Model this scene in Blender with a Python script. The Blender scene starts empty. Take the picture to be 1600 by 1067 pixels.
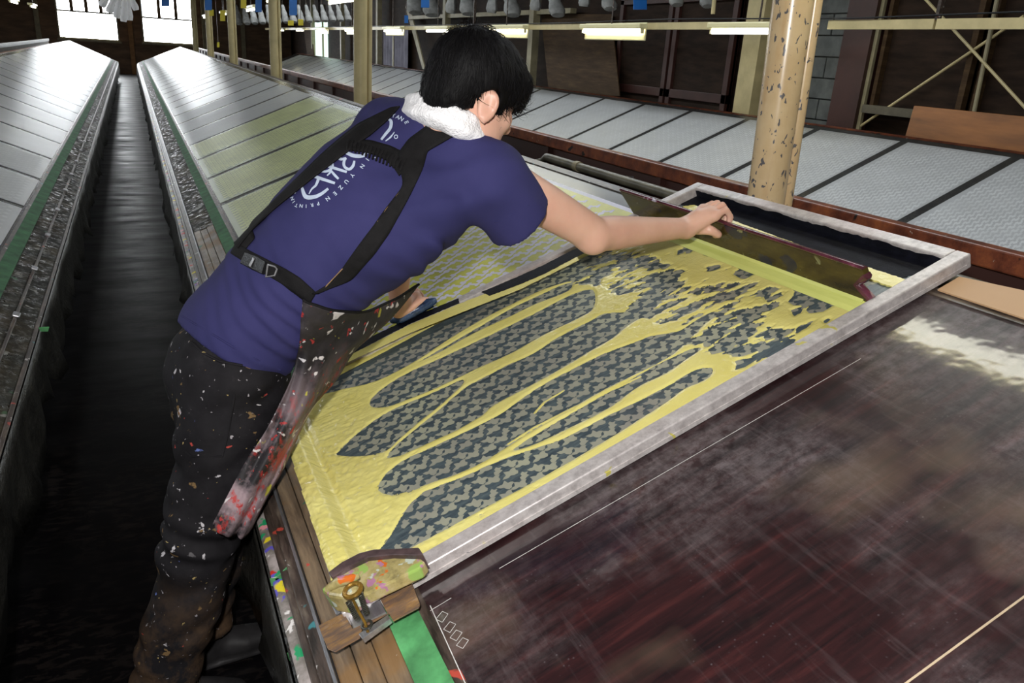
import bpy, bmesh, math, random
import numpy as np
from mathutils import Vector, Matrix
from mathutils.bvhtree import BVHTree
random.seed(7); rng = np.random.default_rng(7)
SC = bpy.context.scene
COL = SC.collection
# ---------------------------------------------------------------- camera
H = 1.6
CAMX = np.array([[0.90861454, 0.09079071, -0.40764772],
                 [-0.4133389, 0.33514896, -0.84665585],
                 [0.05975422, 0.93778048, 0.34204855]])
FPX = 1229.0
cam = bpy.data.cameras.new('camera'); cam.sensor_width = 36; cam.lens = 36 * FPX / 1600
cam.clip_start = .02; cam.clip_end = 200
camo = bpy.data.objects.new('camera', cam); COL.objects.link(camo)
mw = Matrix([list(CAMX[i]) + [0] for i in range(3)] + [[0, 0, 0, 1]]); mw.translation = (0, 0, H)
camo.matrix_world = mw
SC.camera = camo
# ---------------------------------------------------------------- world, lamps, exposure
wd = bpy.data.worlds.new('world'); SC.world = wd; wd.use_nodes = True
wd.node_tree.nodes['Background'].inputs[0].default_value = (.85, .93, 1, 1)
wd.node_tree.nodes['Background'].inputs[1].default_value = 1.0
SC.view_settings.view_transform = 'Standard'; SC.view_settings.look = 'None'
SC.view_settings.exposure = 0.0; SC.view_settings.gamma = 1
SC.view_settings.use_curve_mapping = False
FLASH_W = 165; TUBE = 10.0; WINDOW = 18.0; FILL_W = 60
def lamp(name, kind, loc, power, color=(1, 1, 1), size=.1, rot=None, size_y=None):
    l = bpy.data.lights.new(name, kind); l.energy = power; l.color = color
    if kind == 'POINT' or kind == 'SPOT': l.shadow_soft_size = size
    if kind == 'AREA':
        l.size = size
        if size_y: l.shape = 'RECTANGLE'; l.size_y = size_y
    o = bpy.data.objects.new(name, l); COL.objects.link(o); o.location = loc
    if rot: o.rotation_euler = rot
    return o
# the photographer's flash, held just above and left of the lens
lamp('camera_flash', 'POINT', (-.10, -.02, 1.80), FLASH_W, (1, .98, .96), .04)
# added fill lamps, unseen strips under the roof that brighten the whole hall
lamp('roof_fill', 'AREA', (3.35, 13, 3.5), FILL_W * 6, (.90, .96, 1), .5, (0, 0, 0), 24)
lamp('roof_fill', 'AREA', (-4.1, 13, 3.5), FILL_W * 10, (.90, .96, 1), .5, (0, 0, 0), 24)
# ---------------------------------------------------------------- projection helpers used to measure positions
def ray(x, y):
    d = CAMX @ np.array([x - 800, 533.5 - y, -FPX]); return d / np.linalg.norm(d)
def W(x, y, Y):
    d = ray(x, y); return d * Y / d[1] + [0, 0, H]
X1, Z1, TH = .40, .65, math.radians(23)
CT, ST = math.cos(TH), math.sin(TH)
def T1(s, y, n=0.):       # point on the right-hand table: s up the slope, y along the hall, n above the top
    return np.array([X1 + s * CT - n * ST, y, Z1 + s * ST + n * CT])
def sy(px, py, n=0.):
    d = ray(px, py); tn = ST / CT
    t = (H - Z1 + tn * X1 - n / CT) / (tn * d[0] - d[2]); P = d * t + [0, 0, H]
    return ((P[0] - X1 + n * ST) / CT, P[1])
def onT(px, py, n=0.):
    s, y = sy(px, py, n); return T1(s, y, n)
# ---------------------------------------------------------------- mesh helpers
def link(o, parent=None):
    COL.objects.link(o)
    if parent is not None: o.parent = parent
    return o
def mesh(name, V, F, mat=None, parent=None, smooth=False):
    me = bpy.data.meshes.new(name)
    me.from_pydata([tuple(map(float, v)) for v in V], [], [tuple(map(int, f)) for f in F]); me.update()
    if smooth: me.shade_smooth()
    if mat: me.materials.append(mat)
    return link(bpy.data.objects.new(name, me), parent)
def fast_mesh(name, V, Q, mat=None, parent=None, smooth=True):
    V = np.asarray(V, np.float32); Q = np.asarray(Q, np.int32); k = Q.shape[1]
    me = bpy.data.meshes.new(name)
    me.vertices.add(len(V)); me.vertices.foreach_set('co', V.ravel())
    me.loops.add(Q.size); me.loops.foreach_set('vertex_index', Q.ravel())
    me.polygons.add(len(Q)); me.polygons.foreach_set('loop_start', np.arange(0, Q.size, k, dtype=np.int32))
    me.update(calc_edges=True); me.validate()
    if smooth: me.shade_smooth()
    if mat: me.materials.append(mat)
    return link(bpy.data.objects.new(name, me), parent)
class MB:
    def __init__(s): s.V = []; s.F = []
    def add(s, V, F):
        b = len(s.V); s.V += [tuple(map(float, v)) for v in V]; s.F += [tuple(i + b for i in f) for f in F]; return s
    def hexa(s, P):       # 8 corners: bottom 0-3 ccw, top 4-7
        return s.add(P, [(3, 2, 1, 0), (4, 5, 6, 7), (0, 1, 5, 4), (1, 2, 6, 5), (2, 3, 7, 6), (3, 0, 4, 7)])
    def box(s, a, b, M=None):
        (x0, y0, z0), (x1, y1, z1) = a, b
        P = [(x0, y0, z0), (x1, y0, z0), (x1, y1, z0), (x0, y1, z0), (x0, y0, z1), (x1, y0, z1), (x1, y1, z1), (x0, y1, z1)]
        if M is not None: P = [M(*p) for p in P]
        return s.hexa(P)
    def prism(s, poly, fn, n0, n1):   # poly of (u,v), fn(u,v,n)
        k = len(poly)
        V = [fn(u, v, n0) for u, v in poly] + [fn(u, v, n1) for u, v in poly]
        return s.add(V, [tuple(range(k))[::-1], tuple(range(k, 2 * k))] + [(i, (i + 1) % k, k + (i + 1) % k, k + i) for i in range(k)])
    def tube(s, pts, rad, seg=12, cap=True, flat=None):
        pts = [np.array(p, float) for p in pts]; n = len(pts)
        if not hasattr(rad, '__len__'): rad = [rad] * n
        V = []; up = np.array([0, 0, 1.]); prev = None
        for i in range(n):
            t = pts[min(i + 1, n - 1)] - pts[max(i - 1, 0)]; t /= np.linalg.norm(t) + 1e-12
            if prev is None:
                a = up if abs(t[2]) < .9 else np.array([1., 0, 0]); x = np.cross(a, t)
            else: x = prev - t * prev.dot(t)
            x /= np.linalg.norm(x) + 1e-12; prev = x; y = np.cross(t, x)
            fx, fy = flat if flat else (1, 1)
            for k in range(seg):
                an = 2 * math.pi * k / seg; V.append(pts[i] + rad[i] * (fx * math.cos(an) * x + fy * math.sin(an) * y))
        F = []
        for i in range(n - 1):
            for k in range(seg):
                a = i * seg + k; b = i * seg + (k + 1) % seg; F.append((a, b, b + seg, a + seg))
        if cap: F += [tuple(range(seg))[::-1], tuple(range((n - 1) * seg, n * seg))]
        return s.add(V, F)
    def build(s, name, mat=None, parent=None, smooth=False, bevel=0, seg=2, auto=True):
        o = mesh(name, s.V, s.F, mat, parent, smooth)
        if smooth and auto:
            try: o.data.set_sharp_from_angle(angle=math.radians(40))
            except Exception: pass
        if bevel:
            m = o.modifiers.new('bevel', 'BEVEL'); m.width = bevel; m.segments = seg; m.limit_method = 'ANGLE'
        return o
def empty(name, loc=(0, 0, 0)):
    # kept at the origin of the world so that child meshes stay in world coordinates
    o = bpy.data.objects.new(name, None); o.empty_display_size = .1; COL.objects.link(o)
    o.location = loc; return o
def kids(e):     # children were built in world space: shift them under the empty's location
    for c in e.children:
        c.matrix_parent_inverse = Matrix.Translation(-Vector(e.location))
def tag(o, label=None, cat=None, group=None, kind=None):
    if label: o['label'] = label
    if cat: o['category'] = cat
    if group: o['group'] = group
    if kind: o['kind'] = kind
    return o
def dup(o, loc=None, label=None, parent=None, data=True):
    c = o.copy(); COL.objects.link(c)
    if parent is not None: c.parent = parent
    if loc is not None: c.location = loc
    if label: c['label'] = label
    for ch in list(o.children): dup(ch, parent=c)
    return c
# ---------------------------------------------------------------- materials
class N:
    def __init__(s, name):
        s.m = bpy.data.materials.new(name); s.m.use_nodes = True; s.t = s.m.node_tree; s.b = s.t.nodes['Principled BSDF']
    def n(s, typ, **kw):
        nd = s.t.nodes.new(typ)
        for k, v in kw.items():
            if k[0] == '_': nd.inputs[k[1:].replace('_', ' ')].default_value = v
            else: setattr(nd, k, v)
        return nd
    def l(s, a, b): s.t.links.new(a, b)
    def coord(s, scale=(1, 1, 1), rot=(0, 0, 0), loc=(0, 0, 0), kind='Object'):
        tc = s.n('ShaderNodeTexCoord'); mp = s.n('ShaderNodeMapping'); mp.inputs['Scale'].default_value = scale
        mp.inputs['Rotation'].default_value = rot; mp.inputs['Location'].default_value = loc
        s.l(tc.outputs[kind], mp.inputs['Vector']); return mp.outputs[0]
    def noise(s, co, scale=5, detail=4, rough=.55, dist=0):
        nd = s.n('ShaderNodeTexNoise'); nd.inputs['Scale'].default_value = scale; nd.inputs['Detail'].default_value = detail
        nd.inputs['Roughness'].default_value = rough; nd.inputs['Distortion'].default_value = dist
        s.l(co, nd.inputs['Vector']); return nd.outputs['Fac']
    def vor(s, co, scale=5, feature='F1', out='Distance', rand=1):
        nd = s.n('ShaderNodeTexVoronoi', feature=feature); nd.inputs['Scale'].default_value = scale; nd.inputs['Randomness'].default_value = rand
        s.l(co, nd.inputs['Vector']); return nd.outputs[out]
    def ramp(s, fac, stops, interp='LINEAR'):
        nd = s.n('ShaderNodeValToRGB'); cr = nd.color_ramp; cr.interpolation = interp
        while len(cr.elements) < len(stops): cr.elements.new(.5)
        for e, (p, c) in zip(cr.elements, stops):
            e.position = p; e.color = (c[0], c[1], c[2], 1) if hasattr(c, '__len__') else (c, c, c, 1)
        s.l(fac, nd.inputs[0]); return nd.outputs[0]
    def mix(s, fac, a, b, mode='MIX'):
        nd = s.n('ShaderNodeMix', data_type='RGBA', blend_type=mode)
        for i, v in ((0, fac), (6, a), (7, b)):
            if hasattr(v, 'is_linked') or isinstance(v, bpy.types.NodeSocket): s.l(v, nd.inputs[i])
            else: nd.inputs[i].default_value = v if i == 0 else (v[0], v[1], v[2], 1)
        return nd.outputs[2]
    def math(s, op, a, b=0):
        nd = s.n('ShaderNodeMath', operation=op)
        for i, v in ((0, a), (1, b)):
            if isinstance(v, bpy.types.NodeSocket): s.l(v, nd.inputs[i])
            else: nd.inputs[i].default_value = v
        return nd.outputs[0]
    def set(s, color=None, rough=None, metal=None, spec=None, bump=None, bstr=.2, bdist=.002, **kw):
        for key, v in (('Base Color', color), ('Roughness', rough), ('Metallic', metal), ('Specular IOR Level', spec)):
            if v is None: continue
            if isinstance(v, bpy.types.NodeSocket): s.l(v, s.b.inputs[key])
            else: s.b.inputs[key].default_value = (v[0], v[1], v[2], 1) if hasattr(v, '__len__') else v
        if bump is not None:
            bn = s.n('ShaderNodeBump'); bn.inputs['Strength'].default_value = bstr; bn.inputs['Distance'].default_value = bdist
            s.l(bump, bn.inputs['Height']); s.l(bn.outputs[0], s.b.inputs['Normal'])
        for k, v in kw.items(): s.b.inputs[k.replace('_', ' ')].default_value = v
        return s.m
def simple(name, c, rough=.6, var=.25, scale=8, metal=0, spec=.5, bstr=.15, bdist=.002, stretch=(1, 1, 1), **kw):
    n = N(name); co = n.coord(stretch); f = n.noise(co, scale, 5, .6)
    col = n.ramp(f, [(.3, [x * (1 - var) for x in c]), (.7, [min(1, x * (1 + var)) for x in c])])
    return n.set(col, rough, metal, spec, bump=n.noise(co, scale * 6, 3), bstr=bstr, bdist=bdist, **kw)
def splat(n, base, co, layers):
    """small paint splashes: layers of (scale, threshold, colour, seed offset)"""
    for (sc, th, c, off) in layers:
        mp = n.n('ShaderNodeMapping'); mp.inputs['Location'].default_value = (off, off * .7, -off); n.l(co, mp.inputs['Vector'])
        f = n.noise(mp.outputs[0], sc, 3, .5, .4)
        m = n.ramp(f, [(th, 0.), (th + .025, 1.)])
        base = n.mix(m, base, c)
    return base
M = {}
def mats():
    # table top, dark maroon varnish scoured with pale dried glue
    n = N('dark_varnish'); co = n.coord((1, 1, 1)); cs = n.coord((1.2, 14, 1.2)); cl = n.coord((16, 1.5, 16))
    big = n.noise(co, 2.2, 4, .6); st = n.noise(cs, 3, 6, .7, .3); lg = n.noise(cl, 3, 5, .7); sp = n.noise(co, 38, 6, .75)
    base = n.ramp(st, [(.35, (.009, .005, .006)), (.55, (.024, .008, .009)), (.7, (.05, .014, .014))])
    dust = n.math('MULTIPLY', n.ramp(big, [(.38, 0.), (.68, .85)]), n.ramp(sp, [(.38, .15), (.62, 1.)]))
    dust = n.math('MULTIPLY', dust, n.ramp(st, [(.3, .25), (.65, 1.)]))
    c = n.mix(dust, base, (.19, .165, .17))
    c = n.mix(n.math('MULTIPLY', n.ramp(lg, [(.55, 0.), (.75, .35)]), n.ramp(big, [(.3, .3), (.6, 1.)])), c, (.17, .14, .145))
    c = n.mix(n.math('MULTIPLY', n.ramp(n.vor(co, 75), [(.03, 1.), (.16, 0.)]), n.ramp(n.noise(co, 9, 2), [(.5, 0.), (.65, .45)])), c, (.16, .14, .15))
    c = n.mix(n.math('MULTIPLY', n.ramp(n.noise(co, 3.1, 3), [(.56, 0.), (.7, .35)]), .8), c, (.22, .16, .11))
    M['top'] = n.set(c, n.ramp(big, [(.3, .34), (.7, .5)]), 0, .35, bump=sp, bstr=.06, bdist=.0006, Coat_Weight=.8, Coat_Roughness=.07)
    cb_ = n.n('ShaderNodeBump'); cb_.inputs['Strength'].default_value = .35; cb_.inputs['Distance'].default_value = .004; n.l(n.noise(co, 7, 3, .6), cb_.inputs['Height']); n.l(cb_.outputs[0], n.b.inputs['Coat Normal'])
    # table top further up the hall, damp and paler
    n = N('damp_table_top'); co = n.coord((1, 1, 1)); f = n.noise(co, 3, 5, .7); g = n.noise(co, 30, 4, .6)
    M['top2'] = n.set(n.mix(n.ramp(g, [(.3, 0.), (.7, .5)]), n.ramp(f, [(.3, (.012, .012, .014)), (.7, (.045, .046, .045))]), (.075, .075, .07)), .22, 0, .55, bump=g, bstr=.15, bdist=.001)
    # grimy ledge wood
    n = N('paint_stained_wood'); co = n.coord((1, 1, 1)); cl = n.coord((9, .8, 9)); f = n.noise(cl, 4, 6, .7, .3); g = n.noise(co, 7, 4, .6)
    c = n.ramp(f, [(.3, (.045, .032, .022)), (.5, (.14, .10, .065)), (.68, (.25, .18, .11))])
    c = n.mix(n.ramp(g, [(.5, 0.), (.66, .7)]), c, (.22, .115, .035))
    c = splat(n, c, co, [(9, .66, (.2, .2, .17), 3), (16, .68, (.03, .14, .09), 11), (22, .72, (.5, .08, .06), 5), (30, .73, (.6, .58, .5), 8)])
    M['ledge'] = n.set(c, n.ramp(g, [(.3, .25), (.7, .6)]), 0, .5, bump=f, bstr=.5, bdist=.002)
    n = N('paint_crusted_rail'); co = n.coord((1, 1, 1)); f = n.noise(co, 10, 5, .65)
    c = n.ramp(f, [(.3, (.05, .04, .035)), (.45, (.2, .18, .16)), (.62, (.42, .37, .36))])
    c = splat(n, c, co, [(12, .6, (.75, .62, .03), 2), (14, .63, (.55, .03, .02), 9), (18, .64, (.12, .1, .5), 17), (15, .64, (.02, .3, .12), 23), (20, .62, (.75, .72, .7), 31), (14, .64, (.75, .3, .33), 41)])
    M['crust'] = n.set(c, .38, 0, .5, bump=f, bstr=.6, bdist=.003)
    n = N('worn_dark_rail'); co = n.coord((1, 1, 1)); f = n.noise(n.coord((6, 1, 6)), 8, 5, .65)
    c = n.ramp(f, [(.35, (.02, .015, .012)), (.55, (.07, .05, .04)), (.7, (.16, .13, .1))])
    c = splat(n, c, co, [(20, .66, (.45, .42, .4), 4), (14, .68, (.4, .06, .04), 14), (12, .68, (.05, .2, .22), 24)])
    M['darkrail'] = n.set(c, .35, 0, .5, bump=f, bstr=.5, bdist=.002)
    M['green_dirty'] = simple('dirty_green_tape', (.03, .12, .045), .65, .6, 14)
    M['sill'] = simple('dim_sill', (.10, .085, .055), .6, .3, 6)
    M['steel'] = simple('scuffed_steel', (.42, .42, .44), .35, .3, 20, .85, stretch=(4, .5, 4))
    M['green_tape'] = simple('green_tape', (.075, .27, .10), .45, .5, 14)
    # wet black sheet hanging down the side
    M['skirt'] = simple('grimy_black_sheet', (.022, .021, .018), .35, .6, 9, bstr=.5, bdist=.01)
    n = N('dirty_plastic_skirt'); co = n.coord(); f = n.noise(co, 6, 6, .7)
    c = splat(n, n.ramp(f, [(.35, (.008, .008, .006)), (.6, (.022, .021, .014)), (.75, (.07, .065, .045))]), co, [(14, .64, (.3, .3, .28), 4), (9, .68, (.05, .12, .06), 8)])
    c = n.mix(n.ramp(n.noise(co, 5, 4, .7), [(.45, 0.), (.65, .6)]), c, (.06, .042, .018)); M['ledge_far'] = n.set(c, n.ramp(n.noise(co, 26, 4, .7), [(.45, .75), (.66, .15)]), 0, .28, bump=n.noise(n.coord((1, .5, 1)), 32, 5, .65), bstr=.6, bdist=.008)
    # frame aluminium
    n = N('dull_aluminium'); co = n.coord(); f = n.noise(co, 40, 6, .75); g = n.noise(co, 3, 4)
    c = n.ramp(f, [(.3, (.34, .31, .305)), (.55, (.55, .515, .505)), (.75, (.68, .65, .63))])
    c = n.mix(n.ramp(g, [(.48, 0.), (.75, .5)]), c, (.38, .26, .24))
    c = splat(n, c, co, [(18, .70, (.55, .5, .12), 6), (26, .72, (.05, .05, .06), 16)])
    M['alu'] = n.set(c, .42, .25, .5, bump=f, bstr=.25, bdist=.0008)
    # mesh of the screen, slate emulsion
    n = N('screen_mesh'); co = n.coord(); f = n.noise(n.coord((1, 5, 1), (0, 0, 0)), 20, 6, .75)
    c = n.ramp(f, [(.32, (.028, .042, .055)), (.52, (.07, .095, .107)), (.7, (.13, .165, .165))])
    M['mesh'] = n.set(c, .32, 0, .5)
    n = N('open_mesh'); co = n.coord(); g = n.noise(co, 3, 3)
    c = n.ramp(g, [(.35, (.24, .235, .205)), (.65, (.36, .37, .27))])
    M['bird'] = n.set(c, .4, 0, .5)
    n = N('yellow_dye_paste'); co = n.coord(); f = n.noise(co, 70, 4, .6, 1.5); g = n.noise(n.coord((1, 7, 1)), 20, 4)
    c = n.ramp(n.noise(co, 9, 4), [(.3, (.69, .61, .175)), (.7, (.78, .71, .25))])
    M['paste'] = n.set(c, .12, 0, .55, bump=n.math('ADD', f, n.math('MULTIPLY', g, .8)), bstr=.45, bdist=.0022)
    n = N('rubber_blade'); M['rubber'] = n.set(n.ramp(n.noise(n.coord((3, .5, 3)), 9, 4), [(.3, (.52, .56, .15)), (.7, (.68, .70, .22))]), .25, 0, .5)
    n = N('oiled_squeegee_wood'); co = n.coord(); f = n.noise(n.coord((3, 1, 3)), 7, 5, .7)
    c = n.ramp(f, [(.3, (.028, .021, .008)), (.6, (.065, .048, .012)), (.8, (.12, .09, .022))])
    c = splat(n, c, co, [(9, .62, (.02, .02, .03), 6), (22, .68, (.2, .2, .09), 3), (15, .7, (.28, .25, .05), 9)])
    M['board'] = n.set(c, .22, 0, .5, bump=f, bstr=.15, bdist=.001)
    n = N('squeegee_edge'); co = n.coord(); f = n.noise(co, 14, 5, .7)
    M['boardedge'] = n.set(splat(n, n.ramp(f, [(.35, (.05, .015, .02)), (.6, (.12, .03, .05)), (.75, (.32, .1, .16))]), co, [(25, .66, (.55, .5, .6), 7)]), .2, 0, .5, bump=f, bstr=.4)
    M['black'] = simple('black_dried_dye', (.005, .0055, .010), .65, .5, 30, spec=.15, bstr=.3)
    # cloth panels
    n = N('pale_grey_cloth'); co = n.coord(); f = n.noise(co, 3, 3)
    M['cloth'] = n.set(n.ramp(f, [(.3, (.39, .395, .40)), (.7, (.47, .475, .48))]), .28, 0, .45, bump=n.noise(co, 400, 2), bstr=.2, bdist=.0005)
    n = N('lilac_cloth'); co = n.coord(); f = n.noise(co, 4, 3)
    M['lilac'] = n.set(n.ramp(f, [(.3, (.50, .49, .60)), (.7, (.60, .59, .72))]), .32, 0, .5, bump=n.noise(co, 300, 2), bstr=.2, bdist=.0005)
    n = N('sage_cloth'); co = n.coord(); f = n.noise(co, 4, 3)
    M['sage'] = n.set(n.ramp(f, [(.3, (.46, .50, .38)), (.7, (.55, .59, .46))]), .26, 0, .5, bump=n.noise(co, 300, 2), bstr=.2, bdist=.0005)
    M['yprint'] = simple('yellow_print', (.50, .50, .09), .3, .25, 5)
    M['gprint'] = simple('olive_print', (.52, .56, .27), .35, .2, 5)
    M['wprint'] = simple('white_print', (.56, .57, .57), .4, .12, 5)
    # setting
    n = N('wet_concrete_floor'); co = n.coord(); f = n.noise(n.coord((1, 2.5, 1)), 16, 6, .68, .6); g = n.noise(co, 1.3, 3)
    m = n.ramp(f, [(.5, 0.), (.57, 1.)]); c = n.mix(n.math('MULTIPLY', m, n.ramp(g, [(.35, 0.), (.6, .9)])), (.0022, .0019, .0024), (.017, .0135, .012))
    M['floor'] = n.set(c, n.ramp(n.noise(n.coord((.8, 2.2, 1)), 2.5, 4), [(.3, .28), (.7, .5)]), 0, .16, bump=n.noise(n.coord((1, 3, 1)), 4, 5), bstr=.06, bdist=.008)
    n = N('old_brown_panel'); co = n.coord(); f = n.noise(n.coord((1, 1, 8)), 2.2, 6, .7)
    c = n.ramp(f, [(.3, (.034, .019, .009)), (.55, (.062, .036, .017)), (.75, (.10, .062, .028))])
    M['wall'] = n.set(c, .7, 0, .15, bump=f, bstr=.3)
    M['wallfar'] = simple('far_plywood', (.16, .09, .045), .6, .45, 1.4, stretch=(1, 1, 4))
    M['darkboard'] = simple('dark_board', (.024, .014, .009), .7, .5, 3, spec=.12, stretch=(1, 1, 5))
    M['ply'] = simple('orange_plywood', (.27, .10, .024), .45, .4, 1.5, stretch=(1, 1, 6))
    M['plyred'] = simple('reddish_board', (.045, .016, .012), .45, .4, 2)
    M['block'] = simple('grey_concrete_block', (.085, .09, .085), .8, .35, 6, bstr=.5, bdist=.003)
    M['mortar'] = simple('mortar', (.045, .047, .045), .9, .3, 12)
    M['cream'] = simple('cream_paint', (.52, .43, .22), .4, .15, 6)
    M['creamdim'] = simple('aged_cream_paint', (.27, .235, .14), .5, .25, 6)
    n = N('chipped_cream_paint'); co = n.coord(); f = n.noise(co, 9, 4, .6)
    c = n.ramp(f, [(.3, (.60, .43, .235)), (.7, (.70, .54, .32))])
    c = n.mix(n.ramp(n.noise(n.coord((12, 12, 2)), 2, 4), [(.55, 0.), (.75, .45)]), c, (.50, .27, .10))
    chips = n.math('MULTIPLY', n.ramp(n.noise(n.coord((1, 1, .6)), 52, 2, .5, .5), [(.635, 0.), (.65, 1.)]), n.ramp(n.noise(co, 4, 2), [(.38, 0.), (.46, 1.)]))
    c = n.mix(chips, c, (.12, .115, .12))
    M['pole'] = n.set(c, .25, 0, .5, bump=chips, bstr=-.4, bdist=.001)
    n = N('rusty_rail'); co = n.coord(); f = n.noise(co, 11, 6, .7)
    c = n.ramp(f, [(.3, (.05, .012, .008)), (.5, (.16, .045, .022)), (.68, (.28, .085, .03))])
    c = splat(n, c, co, [(26, .70, (.5, .46, .4), 5), (10, .66, (.012, .01, .01), 9)])
    M['rust'] = n.set(c, .35, 0, .5, bump=f, bstr=.6, bdist=.004)
    M['pipe'] = simple('grimy_pipe', (.11, .10, .07), .4, .5, 9, stretch=(1, 1, 1))
    M['card'] = simple('tan_cardboard', (.48, .30, .16), .6, .1, 2)
    e = N('window_daylight'); e.b.inputs['Emission Color'].default_value = (.93, .97, 1, 1); e.b.inputs['Emission Strength'].default_value = WINDOW
    M['pane'] = e.set((.8, .8, .8), .3)
    e = N('side_window_daylight'); e.b.inputs['Emission Color'].default_value = (.7, .95, .85, 1); e.b.inputs['Emission Strength'].default_value = 1.6
    M['pane2'] = e.set((.5, .6, .6), .3)
    e = N('lit_tube'); e.b.inputs['Emission Color'].default_value = (1, .98, .80, 1); e.b.inputs['Emission Strength'].default_value = TUBE
    M['tube'] = e.set((.9, .9, .9), .3)
    M['fixture'] = simple('cream_fixture', (.75, .68, .38), .35, .05, 4)
    M['blue'] = simple('blue_tag', (.01, .11, .38), .4, .1, 4)
    M['yellowtag'] = simple('yellow_tag', (.55, .45, .02), .4, .1, 4)
    M['bundle'] = simple('grey_white_bundle', (.24, .24, .23), .7, .35, 9)
    M['white'] = simple('chalk_white', (.55, .54, .52), .7, .3, 60)
    M['brass'] = simple('brown_brass', (.30, .17, .03), .3, .4, 40, metal=.6)
    M['spring'] = simple('oily_spring', (.14, .14, .12), .3, .3, 40, metal=.8)
    n = N('dye_stained_block'); co = n.coord(); f = n.noise(co, 16, 5, .7)
    c = n.ramp(f, [(.3, (.12, .10, .05)), (.5, (.36, .30, .12)), (.7, (.50, .42, .26))])
    c = splat(n, c, co, [(24, .58, (.28, .42, .10), 2), (22, .6, (.55, .13, .02), 7), (26, .61, (.38, .18, .28), 12), (30, .62, (.45, .5, .42), 21)])
    M['block_paint'] = n.set(c, .25, 0, .5, bump=f, bstr=.4, bdist=.002)
    M['block_edge'] = simple('dark_block_edge', (.07, .045, .045), .35, .5, 30)
    n = N('browned_steel_plate'); co = n.coord(); f = n.noise(n.coord((3, 14, 3)), 5, 5, .7, .4)
    M['plate'] = n.set(n.ramp(f, [(.3, (.12, .10, .10)), (.5, (.27, .17, .11)), (.62, (.42, .24, .10)), (.75, (.35, .36, .40))]), .3, .5, .5, bump=f, bstr=.2)
    # person
    n = N('skin'); co = n.coord(); f = n.noise(co, 7, 4, .6)
    M['skin'] = n.set(n.ramp(f, [(.3, (.62, .34, .25)), (.7, (.74, .45, .335))]), .42, 0, .4, bump=n.noise(co, 160, 3), bstr=.12, bdist=.001,
                      Subsurface_Weight=.12, Subsurface_Scale=.01)
    n = N('navy_jersey'); co = n.coord(); f = n.noise(co, 5, 4); g = n.noise(co, 420, 2)
    M['shirt'] = n.set(n.ramp(f, [(.3, (.024, .024, .092)), (.7, (.036, .034, .120))]), .85, 0, .25, bump=g, bstr=.3, bdist=.001, Sheen_Weight=.0)
    n = N('dye_splashed_trousers'); co = n.coord(); f = n.noise(co, 6, 6, .7)
    c = n.ramp(f, [(.35, (.005, .0045, .0055)), (.6, (.013, .012, .014)), (.78, (.038, .034, .037))])
    z = n.n('ShaderNodeSeparateXYZ'); n.l(co, z.inputs[0]); low = n.ramp(z.outputs[2], [(.08, 1.), (.46, 0.)])
    mud = n.math('MULTIPLY', low, n.ramp(n.noise(co, 9, 5, .7), [(.38, 0.), (.6, 1.)]))
    c = n.mix(mud, c, (.11, .065, .035))
    c = splat(n, c, co, [(34, .69, (.45, .43, .45), 2), (26, .67, (.16, .10, .045), 7), (70, .70, (.30, .28, .30), 3), (40, .72, (.35, .05, .04), 12), (38, .74, (.1, .14, .35), 19), (16, .70, (.1, .095, .10), 29), (60, .71, (.4, .3, .12), 37)])
    M['trousers'] = n.set(c, .8, 0, .18, bump=f, bstr=.4, bdist=.004)
    n = N('dye_splashed_apron'); co = n.coord(); f = n.noise(co, 8, 6, .7)
    c = n.ramp(f, [(.35, (.012, .01, .012)), (.6, (.035, .03, .035)), (.75, (.09, .08, .09))])
    z = n.n('ShaderNodeSeparateXYZ'); n.l(co, z.inputs[0]); low = n.ramp(z.outputs[2], [(.66, 1.), (.95, 0.)])
    pinkish = n.math('MULTIPLY', low, n.ramp(n.noise(co, 8, 5, .7), [(.40, 0.), (.56, 1.)]))
    c = n.mix(pinkish, c, (.30, .22, .24))
    red = n.math('MULTIPLY', low, n.ramp(n.noise(n.coord((1, 1, .5), loc=(4, 2, 1)), 24, 6, .75), [(.53, 0.), (.60, .9)]))
    c = n.mix(red, c, (.42, .03, .025))
    c = splat(n, c, co, [(24, .63, (.62, .58, .58), 2), (22, .67, (.40, .36, .05), 7), (34, .66, (.35, .03, .03), 15), (30, .68, (.5, .48, .5), 21)])
    M['apron'] = n.set(c, .6, 0, .35, bump=f, bstr=.4, bdist=.003)
    M['strap'] = simple('black_webbing', (.007, .0065, .007), .8, .3, 60, spec=.2, bstr=.4)
    M['towel'] = simple('white_terry', (.92, .91, .92), .95, .03, 30, bstr=.9, bdist=.004)
    n = N('black_hair'); M['hair'] = n.set((.002, .0018, .002), .6, 0, .15, bump=n.noise(n.coord((30, 30, 4)), 8, 4), bstr=.5, bdist=.002)
    M['strand'] = simple('black_hair_strand', (.004, .0036, .0045), .5, .3, 30, spec=.2)
    M['boot'] = simple('black_rubber', (.022, .021, .022), .4, .4, 14)
    M['print'] = simple('pale_blue_shirt_print', (.50, .58, .72), .6, .12, 40)
    M['buckle'] = simple('grey_buckle', (.30, .30, .31), .3, .1, 40, metal=.6)
    M['blackplastic'] = simple('black_plastic', (.012, .012, .013), .3, .2, 40)
    M['bluehandle'] = simple('dye_blue_handle', (.03, .055, .12), .2, .8, 35, bstr=.5)
    M['stitch'] = simple('tan_stitching', (.25, .15, .07), .7, .2, 40)
mats()
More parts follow.
